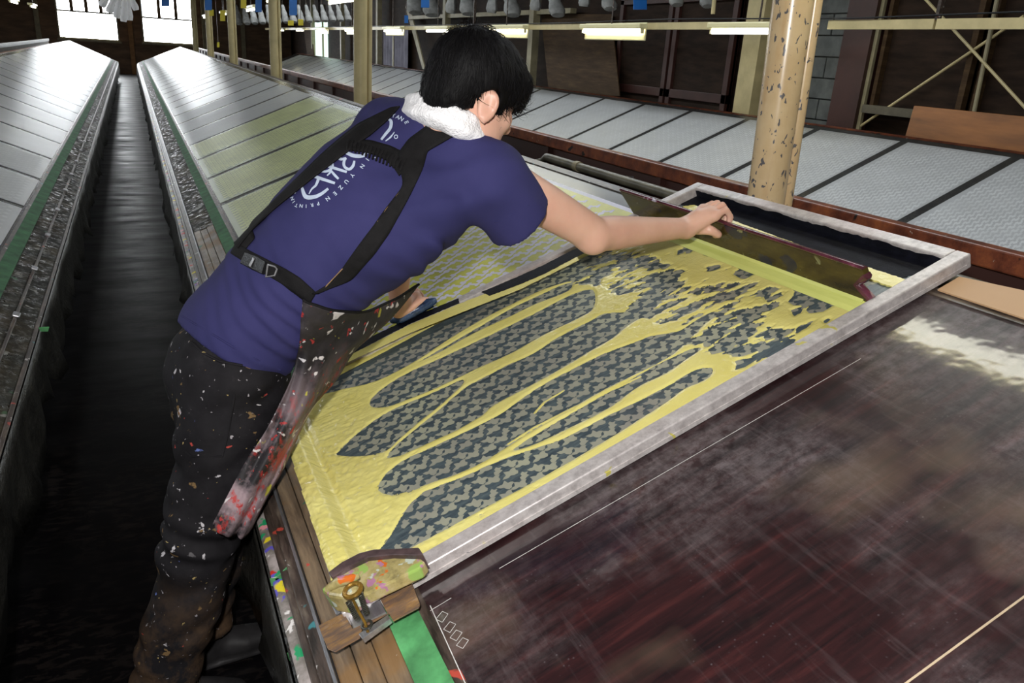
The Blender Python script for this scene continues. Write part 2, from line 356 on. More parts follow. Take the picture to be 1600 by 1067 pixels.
# ================================================================ SETTING
def WX(px, py, X):
    d = ray(px, py); return d * X / d[0] + [0, 0, H]
def struct(o): o['kind'] = 'structure'; return o
XR, XLW, YF, YB, ZC = 6.1, -6.0, 35.6, -2.6, 3.6
mb = MB(); mb.box((XLW, YB, -.1), (XR, YF, 0)); struct(mb.build('floor', M['floor']))
mb = MB(); mb.box((XLW, YB, ZC), (XR, YF, ZC + .1)); struct(mb.build('ceiling', M['wall']))
mb = MB(); mb.box((XLW - .1, YB, 0), (XLW, YF, ZC)); struct(mb.build('wall_left', M['wall']))
mb = MB(); mb.box((XLW - .1, YB - .1, 0), (XR + .1, YB, ZC)); struct(mb.build('wall_back', M['wall']))
mb = MB()
WINS = [(-2.32, -.37, 1.22, 3.2), (.54, 2.36, 1.24, 2.95)]
xs = [XLW, WINS[0][0], WINS[0][1], WINS[1][0], WINS[1][1], XR]
for i in range(5):
    a, b = xs[i], xs[i + 1]
    if i in (1, 3):
        w = WINS[0] if i == 1 else WINS[1]
        mb.box((a, YF, 0), (b, YF + .1, w[2])); mb.box((a, YF, w[3]), (b, YF + .1, ZC))
    else: mb.box((a, YF, 0), (b, YF + .1, ZC))
wf = struct(mb.build('wall_far', M['wallfar']))
for k, w in enumerate(WINS):
    e = struct(empty('window_%d' % (k + 1), ((w[0] + w[1]) / 2, YF, w[2])))
    a = MB(); t = .05
    a.box((w[0], YF - .02, w[2] - t), (w[1], YF + .06, w[2])); a.box((w[0], YF - .02, w[3]), (w[1], YF + .06, w[3] + t))
    a.box((w[0] - t, YF - .02, w[2] - t), (w[0], YF + .06, w[3] + t)); a.box((w[1], YF - .02, w[2] - t), (w[1] + t, YF + .06, w[3] + t))
    a.build('window_frame', M['creamdim'], e)
    zt = 2.14 if k == 0 else 2.1
    b = MB(); b.box((w[0], YF, zt - .03), (w[1], YF + .05, zt + .03)); b.build('transom', M['creamdim'], e)
    nn = 4 if k == 0 else 3
    for j in range(nn):
        x0 = w[0] + (w[1] - w[0]) * j / nn; x1 = w[0] + (w[1] - w[0]) * (j + 1) / nn
        q = MB(); q.box((x0 + .03, YF + .06, zt + .03), (x1 - .03, YF + .07, w[3])); q.build('pane', M['pane'], e)
        if j: q = MB(); q.box((x0 - .06, YF, zt), (x0 + .06, YF + .05, w[3])); q.build('mullion', M['wallfar'], e)
    for j in range(2):
        x0 = w[0] + (w[1] - w[0]) * j / 2; x1 = w[0] + (w[1] - w[0]) * (j + 1) / 2
        q = MB(); q.box((x0 + .01, YF + .06, w[2]), (x1 - .01, YF + .07, zt - .03)); q.build('pane', M['pane'], e)
    q = MB(); q.box((w[0] - .1, YF - .08, w[2] - .12), (w[1] + .1, YF, w[2] - .05)); q.build('window_sill', M['creamdim'], e)
    kids(e)
i = 0
for x in (-5.2, -3.0, .08, 2.75, 4.2):
    i += 1; q = MB(); q.box((x - .08, YF - .12, 0), (x + .08, YF - .001, ZC)); struct(q.build('trim_%d' % i, M['creamdim'] if i != 3 else simple('bare_timber', (.33, .17, .06))))
i += 1; q = MB(); q.box((XLW, YF - .06, 1.02), (XR, YF - .001, 1.1)); struct(q.build('trim_%d' % i, M['wallfar']))
# ---- right wall: backing, posts, boards, block infill, screens
wr = MB(); wr.box((XR, YB, 0), (XR + .1, YF, ZC)); wr = struct(wr.build('wall_right', M['darkboard']))
# grey concrete blocks between the dark red-brown jamb and the cream post
pm = MB(); pm.box((XR - .10, 5.75, .9), (XR - .002, 6.62, ZC - .1)); pm.build('mortar_bed', M['mortar'], wr)
bl = MB(); bl.box((0, -.195, -.09), (.03, .195, .09)); b0 = None
for r in range(13):
    for c in range(3):
        y0 = 5.77 + c * .40 + (-.2 if r % 2 else 0); y1 = y0 + .385
        y0, y1 = max(y0, 5.76), min(y1, 6.61)
        if y1 - y0 < .06: continue
        q = MB(); dx = random.uniform(0, .006); q.box((XR - .125 - dx, y0, 1.0 + r * .19), (XR - .1, y1, 1.18 + r * .19))
        o = q.build('concrete_block', M['block'], wr, bevel=.004, seg=1)
i = 10
def trimbox(a, b, m):
    global i
    i += 1; q = MB(); q.box(a, b); return struct(q.build('trim_%d' % i, m))
trimbox((XR - .2, 5.42, 0), (XR - .05, 5.74, ZC), M['plyred'])            # jamb beside the blocks
trimbox((XR - .16, 5.385, 0), (XR - .13, 5.42, ZC), M['creamdim'])
trimbox((XR - .3, 6.72, 0), (XR - .1, 6.98, ZC), M['cream'])              # cream post
trimbox((XR - .12, 7.0, 1.0), (XR - .03, 7.2, ZC), M['plyred'])
for y in (12.2, 16.3, 21.4, 25.5, 30): trimbox((XR - .25, y - .08, 0), (XR - .13, y + .08, ZC), M['creamdim'])
for (y0, y1, z0, z1) in ((4.0, 36, 1.9, 1.96), (8, 20, 2.35, 2.45)):
    pass
trimbox((XR - .18, 2.0, 1.30), (XR - .08, 5.38, 1.37), M['sill'])      # sill under the dark screens
trimbox((XR - .2, 11.0, 2.22), (XR - .1, 19, 2.29), M['creamdim'])
# dark sliding doors with frames
for k, (y0, y1) in enumerate(((7.35, 8.5), (8.55, 9.75))):
    d = struct(empty('door_%d' % (k + 1), (XR, y0, 0)))
    q = MB(); q.box((XR - .08, y0, 0), (XR - .05, y1, 2.9)); q.build('door_panel', M['darkboard'], d)
    q = MB()
    q.box((XR - .12, y0, 0), (XR - .04, y0 + .08, 2.9)); q.box((XR - .12, y1 - .08, 0), (XR - .04, y1, 2.9))
    q.box((XR - .12, y0, 1.22), (XR - .04, y1, 1.32)); q.box((XR - .12, y0, 2.3), (XR - .04, y1, 2.36))
    q.build('door_frame', M['plyred'], d, bevel=.004); kids(d)
# screens of the near windows
for k, (y0, y1) in enumerate(((2.2, 4.38), (4.46, 5.36))):
    d = struct(empty('window_%d' % (k + 3), (XR, y0, 1.3)))
    q = MB(); q.box((XR - .06, y0, 1.37), (XR - .03, y1, 3.3)); q.build('dark_screen', M['darkboard'], d)
    q = MB(); q.box((XR - .12, y0, 1.37), (XR - .02, y0 + .05, 3.3)); q.box((XR - .12, y1 - .04, 1.37), (XR - .02, y1, 3.3)); q.build('window_frame', M['wall'], d); kids(d)
# far side windows
d = struct(empty('window_5', (XR, 29, 1.0)))
q = MB(); q.box((XR - .05, 28.3, .95), (XR - .03, 30.5, 2.25)); q.build('pane', M['pane2'], d)
q = MB(); q.box((XR - .1, 28.85, .9), (XR - .01, 28.95, 2.8)); q.box((XR - .12, 27.2, .85), (XR - .01, 30.6, .95)); q.build('window_frame', M['creamdim'], d); kids(d)
d = struct(empty('window_6', (XR, 20, .9)))
M['curtain'] = simple('lilac_grey_curtain', (.22, .21, .26), .7, .3, 3)
V = []; F = []
nn = 40
for a in range(nn + 1):
    yy = 19.1 + 2.1 * a / nn; xx = XR - .12 + .04 * math.sin(a * 1.3)
    V += [(xx, yy, .98), (xx, yy, 2.0)]
for a in range(nn): F.append((2 * a, 2 * a + 2, 2 * a + 3, 2 * a + 1))
mesh('curtain', V, F, M['curtain'], d, True)
q = MB(); q.box((XR - .16, 19.0, .86), (XR - .02, 21.3, .97)); q.box((XR - .18, 20.1, .97), (XR - .165, 20.2, 2.0)); q.build('window_frame', M['creamdim'], d); kids(d)
# thin rods bracing the dark screens
def rod(name, a, b, r, m, label, cat, group=None):
    q = MB(); q.tube([a, b], r, 8); o = q.build(name, m, smooth=True); tag(o, label, cat, group); return o
Xs = XR - .14
rod('brace_rod', WX(1340, 200, Xs), WX(1600, 25, Xs), .012, M['cream'], 'thin cream rod rising to the right across the dark window screens', 'brace')
rod('brace_rod', WX(1440, -8, Xs - .03), WX(1640, 210, Xs - .03), .012, M['cream'], 'thin cream rod falling to the right across the dark window screens', 'brace')
rod('screen_bar', WX(1562, -20, Xs - .02), WX(1519, 190, Xs - .02), .016, M['creamdim'], 'upright pinkish bar crossed by the two thin brace rods', 'bar')
# boards leaning on the right wall
def board(name, P, th, m, label, cat='board'):
    P = [np.array(p) for p in P]; off = np.array([th, 0, 0])
    q = MB(); q.hexa([P[0], P[1], P[1] + off, P[0] + off, P[3], P[2], P[2] + off, P[3] + off]); return tag(q.build(name, m, bevel=.003), label, cat)
board('plywood_board', [WX(1408, 235, 5.78), WX(1640, 262, 5.78), WX(1640, 186, 5.84), WX(1428, 165, 5.84)], .02, M['ply'], 'orange-brown plywood board lying on edge behind the far table at the right')
board('leaning_board', [WX(858, 150, 5.80), WX(968, 150, 5.80), WX(955, 22, 6.03), WX(845, 22, 6.03)], .015, M['wall'], 'wide brown board leaning on the wall between cream post and dark doors')
board('leaning_plank', [WX(660, 108, 5.80), WX(664, 108, 5.80), WX(640, 10, 6.0), WX(633, 10, 6.0)], .03, M['creamdim'], 'long pale plank leaning on the wall beside the curtained window')
board('leaning_plank', [WX(481, 92, 5.80), WX(491, 92, 5.80), WX(484, 30, 6.0), WX(472, 30, 6.0)], .03, M['wall'], 'brown plank leaning left of the bright side window')
0 and board('low_partition', [WX(310, 84, 4.6) , WX(452, 88, 4.6), WX(452, 27, 4.6), WX(310, 34, 4.6)], .03, M['wall'], 'brown partition panel standing in the far right corner of the hall')
# ---------------------------------------------------------------- poles
def pole(y, lean, label, near=False):
    x0 = 1.9
    e = tag(empty('support_pole', (x0, y, 0)), label, 'pole')
    zt = ZC; lx = -lean
    a = MB(); a.tube([(x0 + lean * .8, y, 0), (x0 - lean * 1.4, y, zt)], .062, 28); a.build('column', M['pole'] if near else M['cream'], e, True)
    a = MB(); a.tube([(x0 + lean * .8 + .078, y - .01, 0), (x0 - lean * 1.4 + .085, y - .01, zt)], .022, 16); a.build('conduit', M['pole'] if near else M['cream'], e, True)
    a = MB(); a.box((x0 + lean * .8 - .1, y - .1, 0), (x0 + lean * .8 + .11, y + .1, .012)); a.build('base_plate', M['steel'], e)
    if near:
        for z in (.6, 2.35):
            xx = x0 + lean * .8 - lean * 2.2 * z / zt
            a = MB(); a.tube([(xx, y, z - .012), (xx, y, z + .012)], .066, 24); a.build('pipe_clip', M['cream'], e, True)
    kids(e)
pole(2.055, .07, 'large cream pole with chipped paint beside the screen frame', True)
for y, l in ((7.5, 'cream pole left of the worker, nearest of the row behind him'), (12.5, 'second cream pole behind the worker, lit by a small lamp'), (18.0, 'third cream pole behind the worker along the aisle tables'),
             (23.3, 'fourth cream pole from the worker towards the far wall'), (28.6, 'farthest cream pole in front of the far right window')):
    pole(y, -.01, l)
# ---------------------------------------------------------------- tables
YN, YE = -1.2, 31.5
def fT1(s, y, n=0.): return T1(s, y, n)
def fTL(s, y, n=0.): return np.array([-.60 - s * CT + n * ST, y, .65 + s * ST + n * CT])
def fT3(s, y, n=0.): return np.array([4.40 + s * CT - n * ST, y, .66 + s * ST + n * CT])
def fTL2(s, y, n=0.): return np.array([-2.55 - (1.28 - s) * CT, y, .65 + s * ST + n * CT])
def fT2(s, y, n=0.): return np.array([2.31 + (1.28 - s) * CT + n * ST, y, .64 + s * ST + n * CT])
SW = 1.28
def strip(f, s0, s1, y0, y1, n0, n1, q=None, ny=1):
    q = q or MB()
    for k in range(ny):
        a = y0 + (y1 - y0) * k / ny; b = y0 + (y1 - y0) * (k + 1) / ny
        P = [f(s0, a, n0), f(s1, a, n0), f(s1, b, n0), f(s0, b, n0), f(s0, a, n1), f(s1, a, n1), f(s1, b, n1), f(s0, b, n1)]
        if f(1, 0)[0] < f(0, 0)[0]: P = [P[1], P[0], P[3], P[2], P[5], P[4], P[7], P[6]]
        q.hexa(P)
    return q
def wavy(f, s0, s1, y0, y1, n, drop, name, m, e, seed=0, ny=160):
    """hanging sheet along the low edge"""
    r = np.random.default_rng(seed); V = []; F = []
    ph = r.random(4) * 6
    for k in range(ny + 1):
        y = y0 + (y1 - y0) * k / ny
        for j in range(5):
            p = f(s0, y, n); t = j / 4
            w = .018 * math.sin(y * 7 + ph[0] + j) + .012 * math.sin(y * 19 + ph[1]) + .01 * math.sin(y * 41 + ph[2])
            sgn = -1 if f(1, 0)[0] > f(0, 0)[0] else 1
            dz = drop * t * (1 + .12 * math.sin(y * 5 + ph[3]) + .1 * math.sin(y * 23 + ph[1]))
            V.append((p[0] + sgn * (.004 + t * .012) + w * t, y, p[2] - dz))
    for k in range(ny):
        for j in range(4):
            a = k * 5 + j; F.append((a, a + 1, a + 6, a + 5))
    o = mesh(name, V, F, m, e, True); sd = o.modifiers.new('thick', 'SOLIDIFY'); sd.thickness = .002; return o
def table(f, name, label, y0=YN, y1=YE, ledge=True, near=False, topmat=None):
    e = tag(empty(name, tuple(f(.6, y0 + 1, 0) * [1, 1, 0])), label, 'table')
    c0 = 1.0 if near else y0
    if near:
        strip(f, 0, SW, y0, 2.30, -.03, 0).build('table_top', M['top'], e)
        strip(f, 0, SW, 2.30, y1, -.03, 0).build('table_top', M['top2'], e)
    else: strip(f, 0, SW, y0, y1, -.03, 0).build('table_top', topmat or M['top2'], e)
    strip(f, SW, SW + .03, y0, y1, -.09, .004).build('ridge_rail', M['darkrail'] if near else M['rust'], e)
    # trestles
    k = 0; y = y0 + .4
    while y < y1:
        q = MB()
        for s in (.05, 1.2):
            p = f(s, y, -.03); q.box((p[0] - .03, y - .03, 0), (p[0] + .03, y + .03, p[2]))
        a, b = f(.05, y, -.03), f(1.2, y, -.03)
        q.box((min(a[0], b[0]), y - .02, .25), (max(a[0], b[0]), y + .02, .31))
        q.build('trestle', M['darkboard'], e); y += 2.4
    if ledge:
        strip(f, -.075, -.018, y0, 1.6 if near else y0 + .1, -.02, .0015).build('green_tape_strip', M['green_tape'], e)
        strip(f, -.075, -.018, 1.601 if near else y0 + .101, y1, -.02, .0015).build('green_tape_strip', M['green_dirty'], e)
        strip(f, -.018, -.0002, y0, y1, -.02, -.001).build('edge_bead', M['darkrail'], e)
        if near:
            for (a, b, n) in ((-.115, -.0755, -.004), (-.152, -.116, -.006), (-.188, -.153, -.003)):
                strip(f, a, b, y0, 4.6, -.03, n).build('ledge_plank', M['ledge'], e, bevel=.003)
            strip(f, -.19, -.0755, 4.601, y1, -.03, -.004).build('ledge_sheet', M['ledge_far'], e)
            strip(f, -.196, -.190, y0, y1, -.04, .006).build('steel_rail', M['steel'], e)
            strip(f, -.220, -.1965, y0, y1, -.05, -.008).build('dark_rail', M['darkrail'], e, bevel=.003)
            strip(f, -.238, -.2205, y0, y1, -.07, -.018).build('painted_rail', M['darkrail'], e, bevel=.004)
            strip(f, -.262, -.2385, y0, y1, -.09, -.03).build('painted_rail', M['crust'], e, bevel=.005)
            strip(f, -.268, -.2625, y0, y1, -.10, -.04).build('sheet_batten', M['skirt'], e)
            wavy(f, -.27, 0, y0, y1, -.05, .26, 'hanging_sheet', M['skirt'], e, 3, 300)
        else:
            strip(f, -.21, -.0755, y0, y1, -.03, -.004).build('ledge_sheet', M['ledge_far'] , e)
            strip(f, -.150, -.138, y0, y1, -.004, .008).build('cord_rail', M['darkrail'], e, bevel=.003)
            strip(f, -.225, -.2105, y0, y1, -.05, .004).build('painted_rail', M['darkrail'], e, bevel=.003)
            wavy(f, -.227, 0, y0, y1, -.03, .26, 'hanging_sheet', M['skirt'], e, 5, 300)
            y = 1.2
            while y < 9:
                q = strip(f, -.156, -.132, y, y + .045, .008, .016); q.build('rail_clip', M['steel'], e, bevel=.003); y += .66
    else:
        strip(f, -.06, -.0002, y0, y1, -.08, .0).build('painted_rail', M['rust'], e)
    return e
tR = table(fT1, 'printing_table', 'long sloping printing table carrying the yellow screen frame and worker', near=True)
tL = table(fTL, 'printing_table', 'long sloping printing table left of the aisle with grey cloth panels')
t3 = table(fT3, 'printing_table', 'long sloping printing table along the right wall behind the cream pole', ledge=False)
# a seam batten, chalk marks and dust on the near table top (flat print on it)
q = MB()
a = sy(1420, 1067, 0); b = sy(1600, 935, 0); sl = (b[1] - a[1]) / (b[0] - a[0])
yy = a[1] - sl * a[0]
q.hexa([T1(.02, yy + sl * .02, .0003), T1(1.27, yy + sl * 1.27, .0003), T1(1.27, yy + sl * 1.27 + .003, .0003), T1(.02, yy + sl * .02 + .003, .0003)] +
       [T1(.02, yy + sl * .02, .001), T1(1.27, yy + sl * 1.27, .001), T1(1.27, yy + sl * 1.27 + .003, .001), T1(.02, yy + sl * .02 + .003, .001)])
q.build('pale_seam', simple('pale_seam', (.42, .33, .22), .6, .2, 20), tR)
q = MB()
def pxline(p0, p1, w, n=.0006):
    a = np.array(sy(*p0, n)); b = np.array(sy(*p1, n)); d = b - a; d /= np.linalg.norm(d); s = np.array([-d[1], d[0]]) * w / 2
    P = [a + s, a - s, b - s, b + s]
    q.hexa([T1(*p, .0002) for p in P] + [T1(*p, n) for p in P])
pxline((672, 946), (735, 1085), .0016); pxline((672, 954), (705, 934), .0010); pxline((780, 888), (1345, 560), .0010)
for c in ((690, 965), (702, 981), (712, 994), (722, 1006)):
    pts = [(c[0] - 9, c[1] + 2), (c[0] + 1, c[1] - 10), (c[0] + 10, c[1] - 6), (c[0] + 1, c[1] + 7)]
    for k in range(4): pxline(pts[k], pts[(k + 1) % 4], .0008)
tag(q.build('chalk_marks', M['white'], tR), kind='stuff')
# T2: the table whose high back edge shows between the poles
e = tag(empty('printing_table', (2.9, 0, 0)), 'rust-brown backed table beyond the poles, seen only by its top rail', 'table')
strip(fT2, 0, SW, YN, 33, -.03, 0).build('table_top', M['top2'], e)
q = MB(); q.box((2.262, YN, 1.085), (2.325, 33, 1.148)); q.build('ridge_rail', M['rust'], e, bevel=.006)
q = MB(); q.box((2.30, YN, .3), (2.32, 33, 1.085)); q.build('back_panel', M['plyred'], e)
for y in np.arange(-.4, 33, 1.2): q = MB(); q.box((2.27, y - .02, .965), (2.299, y + .02, 1.084)); q.build('back_batten', M['plyred'], e)
q = MB(); q.box((2.26, YN, .93), (2.2995, 33, .96)); q.box((2.26, YN, .7), (2.2995, 33, .73)); q.build('back_rail', M['darkboard'], e); 
q = MB(); q.box((3.4, YN, 0), (3.44, 33, .6)); q.build('low_support', M['darkboard'], e); kids(e)
q = MB(); q.tube([(2.215, YN, 1.035), (2.215, 4.2, 1.035), (2.215, 4.28, 1.035), (2.215, 4.34, 1.0), (2.1, 4.6, .90)], .024, 14)
p = tag(empty('drain_pipe', (2.215, 0, 1.0)), 'grimy pipe running under the rust-brown rail behind the screen frame', 'pipe'); q.build('pipe_run', M['pipe'], p, True)
for y in (1.0, 2.55, 3.9): q = MB(); q.tube([(2.215, y - .02, 1.035), (2.215, y + .02, 1.035)], .029, 14); q.build('pipe_collar', M['creamdim'], p, True)
for y in (.4, 1.8, 3.4): q = MB(); q.box((2.21, y, 1.04), (2.262, y + .015, 1.058)); q.build('pipe_bracket', M['steel'], p); kids(p)
# TL2: table beyond the left one
e = tag(empty('printing_table', (-3, 0, 0)), 'dark-railed table beyond the left table, top left of the view', 'table')
q = MB(); P = [(-3.73, YN, .62), (-2.55, YN, 1.12), (-2.55, 33, 1.12), (-3.73, 33, .62)]
q.hexa([(a, b, c) for a, b, c in P] + [(a, b, c + .03) for a, b, c in P]); q.build('table_top', M['top2'], e)
q = MB(); q.box((-2.56, YN, 1.08), (-2.50, 33, 1.17)); q.build('ridge_rail', M['darkrail'], e); 
q = MB(); q.box((-2.545, YN, .0), (-2.52, 33, 1.08)); q.build('back_panel', M['wall'], e); kids(e)
# ---------------------------------------------------------------- cloth panels
ORD = ['nearest', 'second', 'third', 'fourth', 'fifth', 'sixth', 'seventh', 'eighth', 'ninth', 'tenth', 'eleventh', 'twelfth', '13th', '14th', '15th', '16th', '17th', '18th', '19th', '20th', '21st', '22nd', '23rd', '24th', '25th', '26th', '27th', '28th', '29th', '30th', '31st', '32nd', '33rd']
DOG = [(-.5, -.22), (-.30, -.26), (-.22, -.11), (.22, -.11), (.30, -.26), (.5, -.22), (.5, .22), (.30, .26), (.22, .11), (-.22, .11), (-.30, .26), (-.5, .22)]
BLOB = [(-.5, -.1), (-.3, -.38), (-.05, -.42), (.1, -.2), (.35, -.35), (.5, -.05), (.38, .3), (.12, .42), (-.02, .2), (-.3, .4)]
def motif_lattice(s0, s1, y0, y1, ds, dy, polys, n):
    """flat printed shapes in table coordinates (returned as local s,y,n polygons)"""
    V = []; F = []
    r = 0; y = y0
    while y < y1 - dy * .5:
        s = s0 + (ds / 2 if r % 2 else 0)
        while s < s1 - ds * .5:
            for (poly, cx, cy, sc, an) in polys:
                ca, sa = math.cos(an), math.sin(an); b = len(V)
                pts = [(s + ds / 2 + cx + sc * (u * ca - v * sa), y + dy / 2 + cy + sc * (u * sa + v * ca)) for u, v in poly]
                if any(a < s0 or a > s1 or c < y0 or c > y1 for a, c in pts): continue
                V += [(a, c, n) for a, c in pts]; F.append(tuple(range(b, b + len(poly))))
            s += ds
        y += dy; r += 1
    return V, F
def frame_panel(f, n=.0012):
    """4x4 turning local (s, y, n) into world for table f"""
    o = f(0, 0, 0); a = f(1, 0, 0) - o; b = f(0, 1, 0) - o; c = f(0, 0, 1) - o
    return Matrix([[a[i], b[i], c[i], o[i]] for i in range(3)] + [[0, 0, 0, 1]])
def panel_mesh(name, ln, s0, s1):
    q = MB(); q.box((s0, 0, 0), (s1, ln, .0015)); me = bpy.data.meshes.new(name)
    me.from_pydata(q.V, [], q.F); return me
PL = .855; S0, S1 = .012, 1.215
def poly_me(name, VF, mat):
    me = bpy.data.meshes.new(name); me.from_pydata([tuple(v) for v in VF[0]], [], VF[1]); me.materials.append(mat); return me
dv, df = motif_lattice(S0 + .03, S1 - .03, .03, PL - .03, .086, .047, [(DOG, 0, 0, .056, .25), (DOG, .042, -.005, .048, -1.0)], .0026)
gb = len(dv); dv += [(S0 + .02, .02, .0021), (S1 - .02, .02, .0021), (S1 - .02, PL - .02, .0021), (S0 + .02, PL - .02, .0021)]
ylw = poly_me('yellow_print', (dv, df + [(gb, gb + 1, gb + 2, gb + 3)]), M['yprint']); ylw.materials.append(M['lilac'])
for p in ylw.polygons: p.material_index = 0 if len(p.vertices) == 4 else 1
olv = poly_me('olive_print', motif_lattice(S0 + .02, S1 - .02, .02, PL - .02, .062, .030, [(BLOB, 0, 0, .043, .1), (BLOB, .03, .004, .026, 1.2)], .0019), M['gprint'])
wht = poly_me('white_print', motif_lattice(S0 + .02, S1 - .02, .02, PL - .02, .060, .042, [(BLOB, 0, 0, .040, 1.5), (DOG, .03, 0, .034, .5)], .0019), M['wprint'])
def bake(fn):   # mirrored tables need mirrored winding: handled by double-sided shading
    return fn
cloths = {k: panel_mesh('cloth_sheet_' + k, PL, S0, S1) for k in ('lilac', 'sage', 'cloth')}
for k, me in cloths.items(): me.materials.append(M[k])
def panels(f, ys, side, mats_for, group):
    Mx = frame_panel(f)
    for k, y in enumerate(ys):
        cl, pr = mats_for(k)
        e = bpy.data.objects.new('cloth_panel', cloths[cl]); COL.objects.link(e)
        e.matrix_world = Mx @ Matrix.Translation((0, y, .0004))
        col = {'lilac': 'lilac-white cloth panel with yellow print', 'sage': 'sage green cloth panel', 'cloth': 'pale grey cloth panel'}[cl]
        tag(e, '%s, %s from the near end %s' % (col, ORD[k], side), 'cloth panel', group)
        if pr:
            o = bpy.data.objects.new('print_pattern', pr); COL.objects.link(o); o.parent = e; o['kind'] = 'stuff'
panels(fT1, [2.20 + .94 * k for k in range(31)], 'of the aisle table', lambda k: ('lilac', ylw) if k < 2 else (('sage', olv) if k < 6 else ('cloth', wht if k < 9 else None)), 'cloth panels laid along the aisle table')
panels(fTL, [.35 + .94 * k for k in range(32)], 'of the left table', lambda k: ('cloth', wht if 2 < k < 7 else None), 'cloth panels laid along the left table')
panels(fT3, [1.78 + .93 * k for k in range(31)], 'of the table by the right wall', lambda k: ('cloth', wht if k < 13 else None), 'cloth panels laid along the right wall table')
# ---------------------------------------------------------------- lamps
def fixture(x, y0, y1, z, label, group=None, hood=True, r=.016, tilt=0):
    e = tag(empty('tube_light', (x, (y0 + y1) / 2, z)), label, 'lamp', group)
    q = MB(); q.tube([(x, y0, z), (x, y1, z)], r, 12); q.build('lit_tube', M['tube'], e, True)
    q = MB(); q.box((x - .05, y0 - .03, z + .025), (x + .05, y1 + .03, z + .075)); q.build('housing', M['fixture'], e, bevel=.01)
    if hood == 'side':
        q = MB(); q.hexa([(x + .03, y0 - .03, z - .085), (x + .045, y0 - .03, z - .09), (x + .045, y1 + .03, z - .09), (x + .03, y1 + .03, z - .085),
                          (x + .03, y0 - .03, z + .085), (x + .045, y0 - .03, z + .09), (x + .045, y1 + .03, z + .09), (x + .03, y1 + .03, z + .085)])
        q.build('reflector', M['fixture'], e, bevel=.01)
    elif hood:
        q = MB(); q.box((x - .12, y0 - .03, z + .018), (x + .12, y1 + .03, z + .03)); q.build('reflector', M['fixture'], e, bevel=.004)
        q = MB(); q.tube([(x + .07, y0, z), (x + .07, y1, z)], r, 12); q.build('lit_tube', M['tube'], e, True)
    for yy in (y0 - .01, y1 + .01):
        q = MB(); q.box((x - .015, yy - .012, z - .02), (x + .015, yy + .012, z + .03)); q.build('tube_holder', M['fixture'], e)
    q = MB(); q.tube([(x, (y0 + y1) / 2, z + .075), (x, (y0 + y1) / 2, ZC)], .008, 6); q.build('hanging_rod', M['darkrail'], e)
    kids(e)
bl = [(4.96, 6.16, False, 'bare lit tube on the cream rail right of the big pole'), (7.31, 8.51, True, 'lit tube with hood, right of the worker\'s head'), (10.1, 11.3, True, 'lit tube with hood behind the worker\'s hair'),
      (12.99, 14.1, False, 'lit tube just left of the worker\'s hair'), (15.6, 16.8, True, 'lit hooded tube second left of the worker\'s hair'), (19.0, 20.2, True, 'small lit tube seen against the second pole'), (22.3, 23.5, True, 'small lit tube between second pole and bright side window'),
      (25.5, 26.7, False, 'small lit tube right of the third pole'), (29, 30.2, False, 'farthest small lit tube of the cream wall rail')]
for (y0, y1, hd, lb) in bl: fixture(4.76, y0, y1, 1.90, lb, 'lit tubes along the cream rail', 'side' if hd else False, .02)
e = tag(empty('lamp_rail', (4.85, 3, 1.95)), 'long cream rail carrying the tube lights above the right table', 'rail')
q = MB()
for y0, y1 in ((1.5, 3.95), (3.97, 4.9), (6.3, 12.2), (12.21, 20), (20.01, 34)): q = MB(); q.box((4.86, y0, 1.925), (4.90, y1, 1.99)); q.build('rail_length', M['cream'], e)
q = MB(); q.tube([(4.85, 1.5, 2.0), (4.85, 3.4, 2.02), (4.85, 4.6, 2.0), (4.85, 7, 2.02), (4.85, 9, 2.0), (4.85, 34, 2.0)], .006, 6); q.build('cable', M['blackplastic'], e)
q = MB()
for y in (3.96, 12.2, 20): q.box((4.862, y - .012, 1.985), (4.898, y + .012, ZC))
q.build('rail_hanger', M['darkrail'], e); kids(e)
for (y0, y1, lb) in ((.83, 1.93, 'lit tube above the big chipped pole, out of view'), (4.1, 5.3, 'lit tube above the worker, out of view')):
    fixture(1.93, y0, y1, 2.08, lb, hood=False, r=.03)
fixture(1.98, 7.95, 9.1, 2.00, 'lit tube left of the second cream pole at the top edge', hood=False)
fixture(1.98, 12.75, 13.5, 2.14, 'short lit tube fixed on the third pole', hood=False)
for k, (y, lb) in enumerate(((15.0, 'lit tube right of the fourth pole'), (19.6, 'lit tube between the fourth and fifth poles'), (24.6, 'farthest lit tube before the far right window'))):
    fixture(2.0, y, y + 1.1, 2.06, lb, 'lit tubes along the poles', False)
for k, (y, lb) in enumerate(((15.2, 'leftmost small lit tube at the top left corner'), (18.4, 'second small lit tube from the top left corner'), (22, 'third small lit tube from the top left corner'))):
    fixture(-1.95, y, y + 1.1, 1.97, lb, 'lit tubes above the left table', False)
fixture(-1.95, 7.0, 8.2, 2.05, 'lit tube above the left table, out of view')  # added unseen tube, stands in for the hall's lighting on this side
